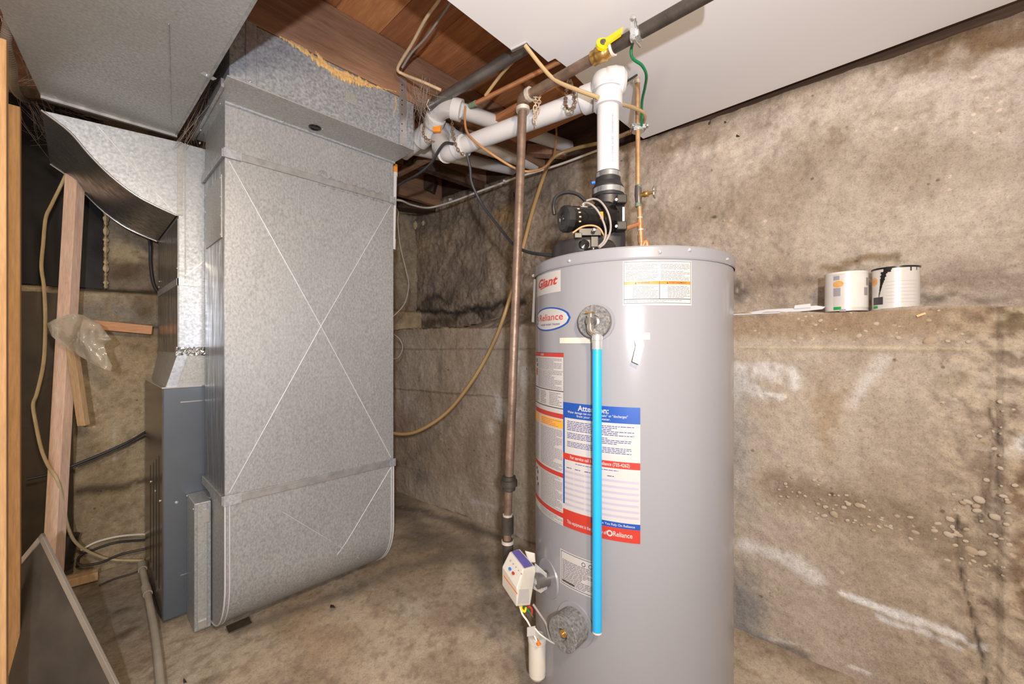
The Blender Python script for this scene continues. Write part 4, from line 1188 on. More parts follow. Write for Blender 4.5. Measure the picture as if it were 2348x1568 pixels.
chain('hanger_chain', [(1303,172,1.4),(1298,215,1.3),(1297,240,1.25),(1306,250,1.22),(1318,243,1.22),(1316,215,1.26),(1308,185,1.36)], 'rusty chain loop holding the vent pipe near the wall of planks', 'chain', 0.014, 0.0018)
chain('hanger_chain', [(973,285,1.66),(970,302,1.66),(978,318,1.66),(996,325,1.66)], 'dark chain wrapped under the elbow with the orange mark', 'chain', 0.012, 0.0018)
chain('hanger_chain', [(1036,275,1.6),(1040,310,1.55),(1046,335,1.54),(1056,350,1.55),(1066,353,1.56)], 'dark chain wrapped over the far end of the vent run', 'chain', 0.012, 0.0018)

# ------------------------------------------------------------------ water heater
HX, HY, HR = 1.14, 0.597, 0.28
ZL0, ZL1 = H + 0.204, H + 0.232
wh = thing('water_heater', (HX, HY, 0), 'tall grey cylindrical gas water heater covered with safety stickers', 'water heater')
wh_o = (HX, HY, 0)
mk('tank_jacket', MB().lathe((HX, HY, 0), (0,0,1), [(HR - 0.02, 0.0), (HR - 0.005, 0.0), (HR, 0.006), (HR, ZL0)], 128), M['heater'], wh)
mk('top_lid', MB().lathe((HX, HY, 0), (0,0,1), [(HR + 0.0025, ZL0 - 0.003), (HR + 0.004, ZL0 + 0.001), (HR + 0.004, ZL1 - 0.004), (HR + 0.001, ZL1), (HR - 0.01, ZL1 - 0.001), (0.0, ZL1 - 0.001)], 128), M['heater_lid'], wh)
def hit(px, py, R=HR):
    u = (px - 1174.0) / FPX; v = (HOR - py) / FPX
    dx, dy = FW[0] + RT[0] * u, FW[1] + RT[1] * u
    a = dx*dx + dy*dy; b = -2 * (dx*HX + dy*HY); c = HX*HX + HY*HY - R*R
    D = max(0.0, b*b - 4*a*c)
    t = (-b - math.sqrt(D)) / (2*a)
    return math.atan2(dy*t - HY, dx*t - HX) % (2 * PI), H + v*t
def cyl(th, z, off=0.0): return Vector((HX + math.cos(th) * (HR + off), HY + math.sin(th) * (HR + off), z))
def nrm(th): return Vector((math.cos(th), math.sin(th), 0))
def patch(mb, th0, th1, z0, z1, off, seg=None, mi=0):
    seg = seg or max(2, int(abs(th1 - th0) * HR / 0.006))
    vs = []
    for k in range(seg + 1):
        th = th0 + (th1 - th0) * k / seg
        vs += [cyl(th, z0, off), cyl(th, z1, off)]
    mb.add(vs, [(2*k, 2*k+2, 2*k+3, 2*k+1) for k in range(seg)], True, mi)
    return mb
def cyl_text(s, th, z, size, off, bold=0.0, shear=0.0, align='CENTER', width=None):
    vs, fs = text_mesh(s, size, bold, shear, align)
    sx = 1.0
    if width:
        w = max(v[0] for v in vs) - min(v[0] for v in vs); sx = width / w
    return MB().add([cyl(th + v[0] * sx / HR, z + v[1], off) for v in vs], fs)
def lines(mb, th0, th1, z0, z1, n, off, jit=0.35, h=0.35, seed=1, words=True):
    rnd = random.Random(seed)
    for i in range(n):
        z = z1 + (z0 - z1) * (i + 0.5) / n
        hh = (z1 - z0) / n * h / 2
        e = th0 + (th1 - th0) * (1 - jit * rnd.random() * (rnd.random() < 0.4))
        if words:
            a = th0
            while a < e - 0.002:
                w = rnd.uniform(0.012, 0.045); b = min(e, a + w)
                patch(mb, a, b, z - hh, z + hh, off, 1); a = b + 0.006
        else: patch(mb, th0, e, z - hh, z + hh, off)
s_ = MB()
for x, y in [(1305,598),(1513,578),(1582,573),(1668,594)]:
    th, z = hit(x, y, HR + 0.004)
    s_.lathe(cyl(th, z, 0.004), nrm(th), [(0.0045,0),(0.0045,0.0015),(0.002,0.0035),(0,0.0036)], 10)
mk('lid_screw', s_, M['zinc'], wh)

# badge sticker
t0, zt_ = hit(1232, 640); t1, zA = hit(1286, 618); _, zB = hit(1286, 668)
zcen = (zA + zB) / 2
gs = mk('brand_sticker', patch(MB(), t0, t1, zB, zA, 0.0006), M['paper'], wh)
tc_ = (t0 + t1) / 2; wth = (t1 - t0) * HR
mk('red_writing', cyl_text('Giant', tc_, zcen + 0.003, 0.032, 0.0012, 0.03, 0.28, width=wth * 0.76), M['inkred'], gs)
s_ = MB()
for k in range(10):
    a0 = t0 + (t1 - t0) * (0.28 + 0.055 * k); a1 = t0 + (t1 - t0) * (0.28 + 0.055 * (k + 1))
    z_ = zcen - 0.0125 + 0.0007 * k
    s_.add([cyl(a0, z_, .0012), cyl(a1, z_ + .0007, .0012), cyl(a1, z_ + .0007 + .0028 * (1 - (k+1)/10), .0012), cyl(a0, z_ + .0028 * (1 - k/10), .0012)], [(0,1,2,3)])
mk('underline', s_, M['inkred'], gs)
# oval sticker
t0, _ = hit(1230.5, 730); t1, _ = hit(1309, 730); tc_ = (t0 + t1) / 2
_, zc2 = hit(1275, 730); _, zt2 = hit(1275, 702); rz = zt2 - zc2
ov = MB(); rth = (t1 - t0) / 2
def disc(mb, tc, zc, ra, rz_, off, mi=0, seg=48):
    vs = [cyl(tc, zc, off)] + [cyl(tc + ra * math.cos(a), zc + rz_ * math.sin(a), off) for a in np.linspace(0, 2*PI, seg, endpoint=False)]
    # strips so that the disc follows the jacket
    n_ = 24
    for k in range(n_):
        a0 = -1 + 2 * k / n_; a1 = -1 + 2 * (k + 1) / n_
        h0 = rz_ * math.sqrt(max(0, 1 - a0*a0)); h1 = rz_ * math.sqrt(max(0, 1 - a1*a1))
        mb.add([cyl(tc + ra*a0, zc - h0, off), cyl(tc + ra*a1, zc - h1, off), cyl(tc + ra*a1, zc + h1, off), cyl(tc + ra*a0, zc + h0, off)], [(0,1,2,3)], True, mi)
disc(ov, tc_, zc2, rth, rz, 0.0006)
ob = mk('oval_sticker', ov, M['inkblue'], wh)
s_ = MB(); disc(s_, tc_, zc2, rth * 0.93, rz * 0.87, 0.0010); mk('sticker_face', s_, M['paper'], ob)
wv = rth * 2 * HR
mk('red_writing', cyl_text('Reliance', tc_ + rth * 0.10, zc2 + 0.004, 0.026, 0.0015, 0.006, width=wv * 0.62), M['inkred'], ob)
mk('blue_writing', cyl_text('rental water heater', tc_ + rth * 0.10, zc2 - 0.0145, 0.0095, 0.0015, 0.0, width=wv * 0.52), M['inknavy'], ob)
s_ = MB()
ce = tc_ - rth * 0.74
for k in range(18):
    a0 = 2 * PI * k / 18; a1 = 2 * PI * (k + 1) / 18
    f = lambda a, q: cyl(ce + math.cos(a) * 0.0075 * q / HR, zc2 + math.sin(a) * 0.0125 * q, 0.0015)
    s_.add([f(a0,1), f(a1,1), f(a1,.75), f(a0,.75)], [(0,1,2,3)])
mk('swirl_mark', s_, M['inknavy'], ob)
s_ = MB(); disc(s_, ce, zc2 + 0.002, 0.0030 / HR, 0.004, 0.0015); mk('swirl_heart', s_, M['inkred'], ob)

# danger sticker column
t0, _ = hit(1229.5, 900); t1, zA = hit(1293, 810); _, zB = hit(1293, 1206)
ds = mk('safety_sticker', patch(MB(), t0, t1, zB, zA, 0.0006), M['paper'], wh)
def zpx(y, x=1293): return hit(x, y)[1]
tw = t1 - t0
red = MB()
patch(red, t0, t1, zpx(819), zA, 0.0011)
patch(red, t0, t1, zpx(961), zpx(950), 0.0011)
patch(red, t0, t1, zpx(1096), zpx(1086), 0.0011)
patch(red, t0, t1, zpx(1188), zpx(1177), 0.0011)
mk('red_band', red, M['inkred'], ds)
am = MB(); patch(am, t0, t0 + tw * .26, zpx(984), zpx(964), .0011); patch(am, t0 + tw * .36, t0 + tw * .99, zpx(984), zpx(964), .0011)
mk('amber_panel', am, M['inkamber'], ds)
dk = MB()
for yy in (898, 938): patch(dk, t0, t1, zpx(yy+1), zpx(yy - 1), .0011)
patch(dk, t0 + tw*.2, t1, zpx(852.6), zpx(852), .0011); patch(dk, t0, t1, zA, zA + 0.001, .0011); patch(dk, t1 - .003, t1, zpx(938), zpx(810), .0011)
mk('rule', dk, M['inkdark'], ds)
ln = MB()
lines(ln, t0 + tw*.22, t1 - tw*.04, zpx(850), zpx(822), 8, .0011, seed=2); lines(ln, t0 + tw*.22, t1 - tw*.04, zpx(895), zpx(854), 11, .0011, seed=3)
for a, b in ((.05,.28),(.36,.56),(.66,.96)): lines(ln, t0 + tw*a, t0 + tw*b, zpx(934), zpx(902), 8, .0011, seed=4)
lines(ln, t0 + tw*.04, t0 + tw*.27, zpx(1082), zpx(988), 30, .0011, seed=5); lines(ln, t0 + tw*.36, t1 - tw*.03, zpx(1082), zpx(988), 30, .0011, seed=6)
lines(ln, t0 + tw*.36, t1 - tw*.03, zpx(1175), zpx(1098), 25, .0011, seed=7); lines(ln, t0 + tw*.04, t0 + tw*.27, zpx(1175), zpx(1150), 7, .0011, seed=8)
lines(ln, t0 + tw*.36, t1 - tw*.03, zpx(1204), zpx(1190), 5, .0011, seed=9); lines(ln, t0 + tw*.4, t1 - tw*.05, zpx(983), zpx(966), 4, .0014, seed=10)
mk('printed_lines', ln, M['inkmid'], ds)
s_ = MB()
for (a, y0_, y1_) in ((.10, 825, 835), (.13, 838, 845), (.10, 1105, 1112), (.16, 1112, 1120), (.12, 1130, 1140), (.18, 1142, 1150)):
    patch(s_, t0 + tw*a, t0 + tw*(a+.06), zpx(y1_), zpx(y0_), .0012)
mk('pictogram', s_, M['inkdark'], ds)
s_ = MB(); patch(s_, t0 + tw*.10, t0 + tw*.17, zpx(868), zpx(850), .0012); mk('red_pictogram', s_, M['inkred'], ds)
mk('white_writing', cyl_text('DANGER', t0 + tw*.42, (zA + zpx(819))/2, 0.0075, .0015, .02, width=0.022), M['paper'], ds)

# attention sticker
t0, zT = hit(1292, 921); t1, _ = hit(1468, 930)
_, zBt = hit(1470, 1247)
tw = t1 - t0; zH = zT - zBt
fz = lambda f: zT - zH * f
_, z972 = hit(1466, 972)
az = lambda y: hit(1469, y)[1]
at = mk('notice_sticker', patch(MB(), t0, t1, zBt, zT, 0.0008), M['paper'], wh)
bl = MB(); patch(bl, t0, t1, az(973), zT, .0012); patch(bl, t0, t0 + tw*.028, az(1190), az(960), .0012); patch(bl, t0 + tw*.42, t1, az(1216), az(1203), .0012)
mk('blue_band', bl, M['inkblue'], at)
rd = MB(); patch(rd, t0, t1, az(1078), az(1062), .0013); patch(rd, t0, t1, zBt, az(1216), .0013); patch(rd, t0, t0 + tw*.42, az(1217), az(1203), .0013)
mk('red_band', rd, M['inkred'], at)
lg = MB()
for k in range(7):
    z_ = az(1108 + k * 13.6)
    for a, b in ((.03,.17),(.18,.33),(.34,.985)): patch(lg, t0 + tw*a, t0 + tw*b, z_ - .0026, z_ + .0026, .0012)
mk('table_row', lg, M['inklight'], at)
ln = MB()
lines(ln, t0 + tw*.07, t0 + tw*.93, az(1004), az(979), 6, .0012, seed=21, h=.4); lines(ln, t0 + tw*.07, t0 + tw*.90, az(1024), az(1008), 4, .0012, seed=22, h=.4); lines(ln, t0 + tw*.07, t0 + tw*.9, az(1045), az(1030), 4, .0012, seed=23, h=.4)
lines(ln, t0 + tw*.2, t0 + tw*.75, az(1086), az(1082), 1, .0012, seed=24, jit=0); 
for a in (.06, .19, .33, .62): lines(ln, t0 + tw*a, t0 + tw*(a + .08), az(1100), az(1095), 1, .0012, jit=0)
mk('printed_lines', ln, M['inknavy'], at)
tcx = (t0 + t1) / 2; W_ = tw * HR
wt = MB()
def addt(dst, src): dst.add(src.v, src.f)
addt(wt, cyl_text('Attention:', tcx - tw*.06, az(946), 0.0195, .0018, .022, width=W_*.40))
addt(wt, cyl_text('Water damage can occur if it "leaks" or "discharges"', tcx - tw*.03, az(957.5), 0.0085, .0018, .01, width=W_*.78))
addt(wt, cyl_text('from your water heater.', tcx - tw*.06, az(965.5), 0.0085, .0018, .01, width=W_*.44))
addt(wt, cyl_text('For service call 1-866-Reliance (735-4262)', tcx, az(1070), 0.0115, .0018, .015, width=W_*.76))
addt(wt, cyl_text('This equipment is the property of', t0 + tw*.34, az(1232), 0.0125, .0018, .012, width=W_*.54))
addt(wt, cyl_text('Reliance', t0 + tw*.80, az(1231), 0.0165, .0018, .012, width=W_*.22))
addt(wt, cyl_text('When You Rely On Reliance', t0 + tw*.71, az(1209.5), 0.0078, .0018, .012, width=W_*.46))
mk('white_writing', wt, M['paper'], at)
s_ = MB()
for k in range(16):
    a0 = 2*PI*k/16; a1 = 2*PI*(k+1)/16
    f = lambda a, q: cyl(t0 + tw*.65 + math.cos(a)*.0075*q/HR, az(1231) + math.sin(a)*.0075*q, .0018)
    s_.add([f(a0,1), f(a1,1), f(a1,.55), f(a0,.55)], [(0,1,2,3)])
mk('swirl_mark', s_, M['paper'], at)

# warning sticker top right
t0, _ = hit(1428, 650); t1, _ = hit(1585, 650)
_, zT = hit(1500, 597); _, zB = hit(1500, 700)
fz = lambda f: zT + (zB - zT) * f
tw = t1 - t0
ws = mk('warning_sticker', patch(MB(), t0, t1, zB, zT, .0008), M['paper'], wh)
o_ = MB(); patch(o_, t0 + tw*.02, t1 - tw*.02, fz(.53), fz(.46), .0012); mk('orange_band', o_, M['inkorange'], ws)
d_ = MB()
patch(d_, t0 + tw*.02, t0 + tw*.98, fz(.028), fz(.02), .0012); patch(d_, t0 + tw*.02, t0 + tw*.98, fz(.955), fz(.945), .0012); patch(d_, t0 + tw*.02, t0 + tw*.98, fz(.865), fz(.85), .0012)
patch(d_, t0 + tw*.015, t0 + tw*.02, fz(.955), fz(.02), .0012); patch(d_, t0 + tw*.98, t0 + tw*.985, fz(.955), fz(.02), .0012); patch(d_, t0 + tw*.508, t0 + tw*.516, fz(.85), fz(.46), .0013)
mk('rule', d_, M['inkdark'], ws)
ln = MB()
for a, b, sd_ in ((.04,.49,31),(.53,.97,32)):
    lines(ln, t0+tw*a, t0+tw*b, fz(.20), fz(.07), 5, .0012, seed=sd_); lines(ln, t0+tw*a, t0+tw*b, fz(.44), fz(.23), 8, .0012, seed=sd_+5)
    lines(ln, t0+tw*(a+.1), t0+tw*b, fz(.84), fz(.56), 9, .0012, seed=sd_+9)
lines(ln, t0+tw*.05, t0+tw*.85, fz(.935), fz(.875), 2, .0012, seed=40)
mk('printed_lines', ln, M['inkmid'], ws)
b_m = MB(); addt(b_m, cyl_text('WARNING', t0+tw*.29, fz(.495), .0062, .0016, .01, width=tw*HR*.17)); addt(b_m, cyl_text('AVERTISSEMENT', t0+tw*.78, fz(.495), .0062, .0016, .01, width=tw*HR*.27))
for a in (.18, .625): b_m.add([cyl(t0+tw*a-.008, fz(.52), .0016), cyl(t0+tw*a+.008, fz(.52), .0016), cyl(t0+tw*a, fz(.47), .0016)], [(0,1,2)])
mk('dark_writing', b_m, M['inkdark'], ws)

# rating plate
t0, zT = hit(1285, 1256); t1, zB = hit(1366, 1379)
zl = hit(1285, 1335)[1]
tw = t1 - t0
rp = mk('rating_plate', patch(MB(), t0, t1, zl, zT, .0006), M['paper'], wh)
ln = MB(); lines(ln, t0+tw*.08, t1-tw*.08, zl + .008, zT - .022, 15, .0011, seed=51, h=.5)
mk('printed_lines', ln, M['inkmid'], rp)
d_ = MB(); fz = lambda f: zT + (zl - zT) * f
for a,b,c,d in ((.04,.95,.03,.045),(.04,.95,.94,.955)): patch(d_, t0+tw*a, t0+tw*b, fz(d), fz(c), .0011)
for a in (.04,.945): patch(d_, t0+tw*a, t0+tw*(a+.01), fz(.95), fz(.03), .0011)
for a in (.70, .88):
    for k in range(14):
        b0 = 2*PI*k/14; b1 = 2*PI*(k+1)/14
        f = lambda q, w: cyl(t0 + tw*a + math.cos(q)*.0055*w/HR, fz(.17) + math.sin(q)*.0055*w, .0014)
        d_.add([f(b0,1), f(b1,1), f(b1,.72), f(b0,.72)], [(0,1,2,3)])
patch(d_, t0+tw*.07, t0+tw*.45, fz(.90), fz(.84), .0011)
mk('rule', d_, M['inkdark'], rp)

# masking tape bits
t0, _ = hit(1284, 780); t1, _ = hit(1372, 780); _, zt3 = hit(1320, 774); _, zb3 = hit(1320, 787)
tp1 = mk('tape_strip', patch(MB(), t0, t1, zb3, zt3, .0008), M['tape'], wh)
t0, zt3 = hit(1455, 763); t1, _ = hit(1490, 763); _, zb3 = hit(1470, 779)
s_ = patch(MB(), t0, t1, zb3, zt3, .0010)
q = [cyl(*hit(x, y), o) for x, y, o in ((1453,778,.002),(1472,778,.008),(1475,790,.012),(1464,835,.020),(1449,828,.018),(1457,792,.010))]
s_.prism(q, nrm(hit(1460, 800)[0]) * 0.0012)
mk('tape_curl', s_, M['tape'], wh)

# relief valve collar with blue tube
th, z_ = hit(1367, 738)
n_ = nrm(th)
s_ = MB().lathe(cyl(th, z_, -0.002), n_, [(0.046,0),(0.046,0.0045),(0.0,0.0045)], 40); mk('valve_collar', s_, M['heater_lid'], wh)
c_ = cyl(th, z_, 0.003)
fr = mk('foam_ring', MB().lathe(c_, n_, [(0.040,0),(0.040,0.016),(0.038,0.018),(0.016,0.018),(0.016,0.010),(0,0.010)], 40), M['foam'], wh)
rv = thing('relief_valve', c_, 'chrome relief valve at the foam ring on the heater front', 'valve')
bd = c_ + n_ * 0.012
mk('valve_base', MB().lathe(bd, n_, [(0.015,0),(0.015,0.004),(0.010,0.006),(0.010,0.030),(0,0.030)], 20), M['steel_pipe'], rv)
down = Vector((0, 0, -1))
vp = bd + n_ * 0.022
tb_t = P(1366, 770, t=0.90)
TX = Vector((vp.x, vp.y, 0)) 
tb = P(1369, 800, t=(vp - Vector((0,0,H))).dot(Vector((FW[0], FW[1], 0))))
mk('valve_body', MB().tube(smooth_path([vp + Vector((0,0,0.014)), vp, vp + Vector((0,0,-0.022)), Vector((tb.x, tb.y, P(1366,765,t=.93).z))], 4), 0.0085, 14).lathe(vp + Vector((0,0,0.012)), (0,0,1), [(0.006,0),(0.006,0.010),(0.003,0.012),(0,0.012)], 12), M['chrome'], rv)
s_ = MB().frame(vp + Vector((0,0,0.020)) + n_*0.006, (-n_.y*0.008, n_.x*0.008, 0), n_ * 0.010, (0,0,0.0015)); mk('lever', s_, M['brass'], rv)
ztb = P(1369, 797, t=.93).z
mk('pipe_socket', MB().lathe((tb.x, tb.y, ztb - 0.004), (0,0,1), [(0.0118,0),(0.0118,0.020),(0.0128,0.021),(0.0128,0.032),(0.009,0.036)], 16), M['zinc'], rv)
zbt = P(1372, 1476, t=.93).z
bt_ = thing('discharge_tube', (tb.x, tb.y, zbt), 'bright blue plastic tube hanging down the heater front', 'tube')
mk('tube_body', MB().lathe((tb.x, tb.y, 0), (0,0,1), [(0.0085, zbt + 0.003), (0.0112, zbt + 0.003), (0.0112, ztb)], 24), M['blue'], bt_)
mk('tube_end', MB().lathe((tb.x, tb.y, 0), (0,0,1), [(0.0082, zbt+.004), (0.0088, zbt), (0.0113, zbt), (0.0114, zbt + 0.004)], 24), M['gasket'], bt_)

# lower drain with foam collar
th, z_ = hit(1318, 1430); n_ = nrm(th)
s_ = MB().lathe(cyl(th, z_, -0.002), n_, [(0.054,0),(0.053,0.004),(0.0,0.004)], 40); mk('drain_collar', s_, M['heater'], wh)
mk('foam_ring', MB().lathe(cyl(th, z_, 0.002), n_, [(0.042,0),(0.042,0.050),(0.040,0.052),(0.0145,0.052),(0.0145,0.03),(0,0.03)], 40), M['foam'], wh)
mk('drain_valve', MB().lathe(cyl(th, z_, 0.03), n_, [(0.011,0),(0.011,0.018),(0.009,0.020),(0.006,0.020),(0.006,0.014),(0,0.014)], 20), M['brass'], wh)

# gas control
gth, gz = hit(1256, 1325); gn = nrm(gth)
s_ = MB().lathe(cyl(gth, gz, -0.004), gn, [(0.052,0),(0.050,0.005),(0.0,0.005)], 36); mk('control_collar', s_, M['heater'], wh)
gcx = thing('gas_control', P(1190, 1390, t=1.12), 'white gas control box with purple label mounted on the heater side', 'gas valve')
mk('pipe_stub', MB().lathe(cyl(gth, gz, -0.01), gn, [(0.020,0),(0.020,0.045),(0.012,0.05)], 20), M['steel_pipe'], gcx)
br = MB().hull([P(x, y, t=t) for x, y, t in ((1226,1290,1.12),(1254,1315,1.10),(1255,1350,1.10),(1240,1360,1.10),(1222,1350,1.11),(1226,1292,1.18),(1252,1316,1.16),(1253,1350,1.16),(1222,1350,1.17))])
mk('valve_body', br, M['zinc'], gcx, bevel=0.001)
s_ = MB()
for x, y in ((1241,1330),(1241,1346)): s_.lathe(P(x, y, t=1.10), (-FW[0], -FW[1], 0), [(0.005,-0.002),(0.005,0.003),(0.003,0.005),(0,0.005)], 10)
mk('bolt', s_, M['shiny'], gcx)
mk('inlet_boss', MB().hull([P(x, y, t=t) for x, y, t in ((1203,1262,1.17),(1226,1268,1.16),(1228,1290,1.16),(1212,1290,1.16),(1203,1262,1.22),(1228,1268,1.22),(1228,1290,1.22))]), M['gasket'], gcx, bevel=0.003)
fr_ = [(1152,1299,1.125),(1152,1342,1.125),(1169,1265,1.14),(1200,1305,1.07),(1185,1350,1.06),(1184,1391,1.06)]
bk_ = [(1192,1258,1.17),(1227,1299,1.11),(1228,1312,1.11),(1218,1350,1.10),(1216,1388,1.10),(1170,1268,1.18),(1160,1300,1.18),(1160,1340,1.18)]
ho = mk('control_housing', MB().hull([P(x, y, t=t) for x, y, t in fr_ + bk_]), M['gasket'], gcx, bevel=0.0025)
def decal(pts, off, mat, name, parent):
    q = [P(x, y, t=t - off) for x, y, t in pts]
    n0 = (q[1] - q[0]).cross(q[2] - q[0]).normalized()
    return mk(name, MB().prism(q, n0 * 0.0006), M[mat], parent)
decal([(1173,1264,1.148),(1190,1260,1.165),(1222,1296,1.108),(1203,1302,1.078)], .004, 'inkpurple', 'purple_label', ho)
decal([(1155,1318,1.12),(1186,1360,1.06),(1186,1363,1.06),(1155,1321,1.12)], .003, 'inkorange', 'orange_line', ho)
decal([(1191,1352,1.065),(1213,1350,1.095),(1213,1382,1.095),(1189,1384,1.065)], .003, 'paper', 'side_label', ho)
s_ = MB()
for i in range(5):
    s_.lathe(P(1171 + i*6.2, 1285 + i*7.6, t=1.112 - i*.011), Vector((-1,-.2,0)), [(0.0022,0),(0.0022,.0008),(0,.0008)], 8)
mk('status_mark', s_, M['inkgrey'], ho)
mk('blue_button', MB().lathe(P(1169.5,1304,t=1.095), (-1,-.25,0), [(0.0045,0),(0.0045,.001),(0,.001)], 12), M['bluedot'], ho)
mk('red_button', MB().lathe(P(1177,1314,t=1.08), (-1,-.25,0), [(0.0045,0),(0.0045,.001),(0,.001)], 12), M['inkred'], ho)
def wire(pts, r, mat, name, parent, k=6):
    return mk(name, MB().tube(smooth_path([P(*q[:2], t=q[2]) for q in pts], k), r, 8), M[mat], parent)
wire([(1196,1388,1.10),(1196,1396,1.10),(1203,1402,1.10),(1206,1393,1.10)], .003, 'yellow', 'yellow_wire', gcx)
wire([(1200,1388,1.11),(1212,1400,1.11),(1222,1414,1.11)], .0022, 'green', 'green_wire', gcx)
wire([(1211,1388,1.11),(1219,1396,1.11),(1219,1410,1.11)], .003, 'inkred', 'red_wire', gcx)
wire([(1192,1390,1.10),(1198,1408,1.10),(1210,1425,1.10),(1222,1450,1.10),(1232,1472,1.09)], .0026, 'white_cable', 'white_wire', gcx)
wire([(1222,1385,1.12),(1238,1408,1.11),(1252,1430,1.09),(1260,1460,1.06),(1264,1470,1.05)], .0034, 'grey_cable', 'armoured_wire', gcx)
wire([(1226,1440,1.09),(1240,1455,1.08),(1262,1470,1.05),(1275,1476,1.03)], .0022, 'white_cable', 'sense_wire', gcx)
mk('wire_tag', MB().frame(P(1218,1447,t=1.09), Vector((RT[0],RT[1],0))*.011 + Vector((0,0,.002)), (0,0,.012), Vector((FW[0],FW[1],0))*.0008), M['paper'], gcx)
mk('wire_nut', MB().tube([P(1233,1468,t=1.09), P(1236,1478,t=1.09)], [0.003,0.006], 8), M['inkorange'], gcx)
# intake cylinder at the base
ic = P(1232, 1500, t=1.14)
zz1 = P(1232,1466,t=1.13).z; zz0 = P(1232,1552,t=1.13).z
ib = mk('vapour_sensor_tube', MB().lathe((ic.x, ic.y, 0), (0,0,1), [(0.0, zz0 - .012), (0.016, zz0 - .010), (0.023, zz0), (0.023, zz0 + .01), (0.024, zz0 + .011), (0.0245, zz1 - .012), (0.026, zz1 - .010), (0.026, zz1), (0.020, zz1 + .004), (0, zz1 + .004)], 28), M['gasket'], wh)
th2 = math.atan2(ic.y - HY, ic.x - HX)
mk('sensor_bracket', MB().beam((ic.x, ic.y, zz0 + .03), cyl(th2, zz0 + .03, -.01), 0.02, 0.03), M['gasket'], wh)
# folded manual hung at the left
th, z_ = hit(1229, 640)
q0 = P(1223, 632, t=1.27)
s_ = MB().hull([P(1224,640,t=1.27), P(1219,738,t=1.28), P(1225,739,t=1.25), P(1228,640,t=1.25)] + [P(1224,640,t=1.29), P(1219,738,t=1.30)])
mk('folded_manual', s_, M['pvc'], wh)
mk('manual_screw', MB().lathe(q0, (-FW[0]-.4, -FW[1], 0), [(0.005,0),(0.004,0.004),(0,0.006)], 10), M['zinc'], wh)
# blower ------------------------------------------------------------
U, Vv = Vector((RT[0], RT[1], 0)), Vector((FW[0], FW[1], 0))
bw_c = P(1370, 560, t=1.17); zt0 = ZL1 - 0.001
bl_ = thing('vent_blower', (bw_c.x, bw_c.y, zt0), 'black blower and motor assembly on top of the water heater', 'blower')
dc = P(1338, 560, t=1.16); dzt = P(1338, 541, t=1.08).z
mk('base_drum', MB().lathe((dc.x, dc.y, 0), (0,0,1), [(0.088, zt0), (0.088, dzt - .012), (0.083, dzt - .004), (0.02, dzt), (0, dzt)], 48), M['black'], bl_)
dc2 = P(1405, 560, t=1.25)
mk('base_plate', MB().lathe((dc2.x, dc2.y, 0), (0,0,1), [(0.088, zt0), (0.088, zt0+.045), (0.05, zt0+.06), (0, zt0+.06)], 40), M['black'], bl_)
# outlet tower
oc = Vector((vx, vy, 0))
zt1 = P(1397, 440, t=1.17).z; zm = P(1397, 520, t=1.17).z
def ringpts(c, w, d, z, n=24, sq=0.0):
    out = []
    for k in range(n):
        a = 2 * PI * k / n
        r_ = 1.0 / max(abs(math.cos(a)), abs(math.sin(a))) * sq + (1 - sq)
        out.append(c + U * (math.cos(a) * w * r_) + Vv * (math.sin(a) * d * r_) + Vector((0,0,z)))
    return out
rings = [ringpts(oc - U*.012, .045, .045, zt0 + .005, sq=.7), ringpts(oc - U*.004, .048, .045, zt0 + .05, sq=.7), ringpts(oc + U*.004, .042, .042, zm, sq=.6), ringpts(oc + U*.004, .040, .040, zt1 - .02, sq=.5), ringpts(oc + U*.001, .043, .043, zt1, sq=.0)]
tm = MB(); vs = sum(rings, []); n_r = 24
tm.add(vs, [(r_*n_r+k, r_*n_r+(k+1)%n_r, (r_+1)*n_r+(k+1)%n_r, (r_+1)*n_r+k) for r_ in range(4) for k in range(n_r)], True)
mk('outlet_tower', tm, M['black'], bl_)
zc0 = zt1 - .004; zc1 = P(1394, 388, t=1.17).z
cp_ = mk('rubber_coupling', MB().lathe((vx, vy, 0), (0,0,1), [(0.040, zc0-.006), (0.045, zc0-.004), (0.0455, zc0+.024), (0.043, zc0 + .028), (0.036, zc0+.040), (0.0355, zc1), (0.032, zc1+.001)], 40), M['rubber'], bl_)
mk('steel_band', MB().lathe((vx, vy, 0), (0,0,1), [(0.0462, zc0+.004), (0.0468, zc0+.005), (0.0468, zc0+.019), (0.0462, zc0+.02)], 40), M['shiny'], cp_)
mk('steel_band', MB().lathe((vx, vy, 0), (0,0,1), [(0.0360, zc1-.016), (0.0368, zc1-.015), (0.0368, zc1-.003), (0.0360, zc1-.002)], 40), M['shiny'], cp_)
mk('band_screw', MB().tube([P(1356,420,t=1.15), P(1364,418,t=1.15)], 0.0045, 10), M['bluedot'], cp_)
s_ = MB()
for y in (458, 519):
    s_.frame(P(1424, y, t=1.13), U * .014, Vector((0,0,.012)), Vv * .012)
mk('mount_lug', s_, M['black'], bl_, bevel=0.003)
s_ = MB()
for y in (458, 519): s_.lathe(P(1413, y, t=1.112), -Vv, [(0.004,0),(0.004,0.003),(0,0.004)], 10)
s_.frame(P(1429, 492, t=1.125), U * .003, Vector((0,0,.020)), Vv * .003)
mk('lug_screw', s_, M['zinc'], bl_)
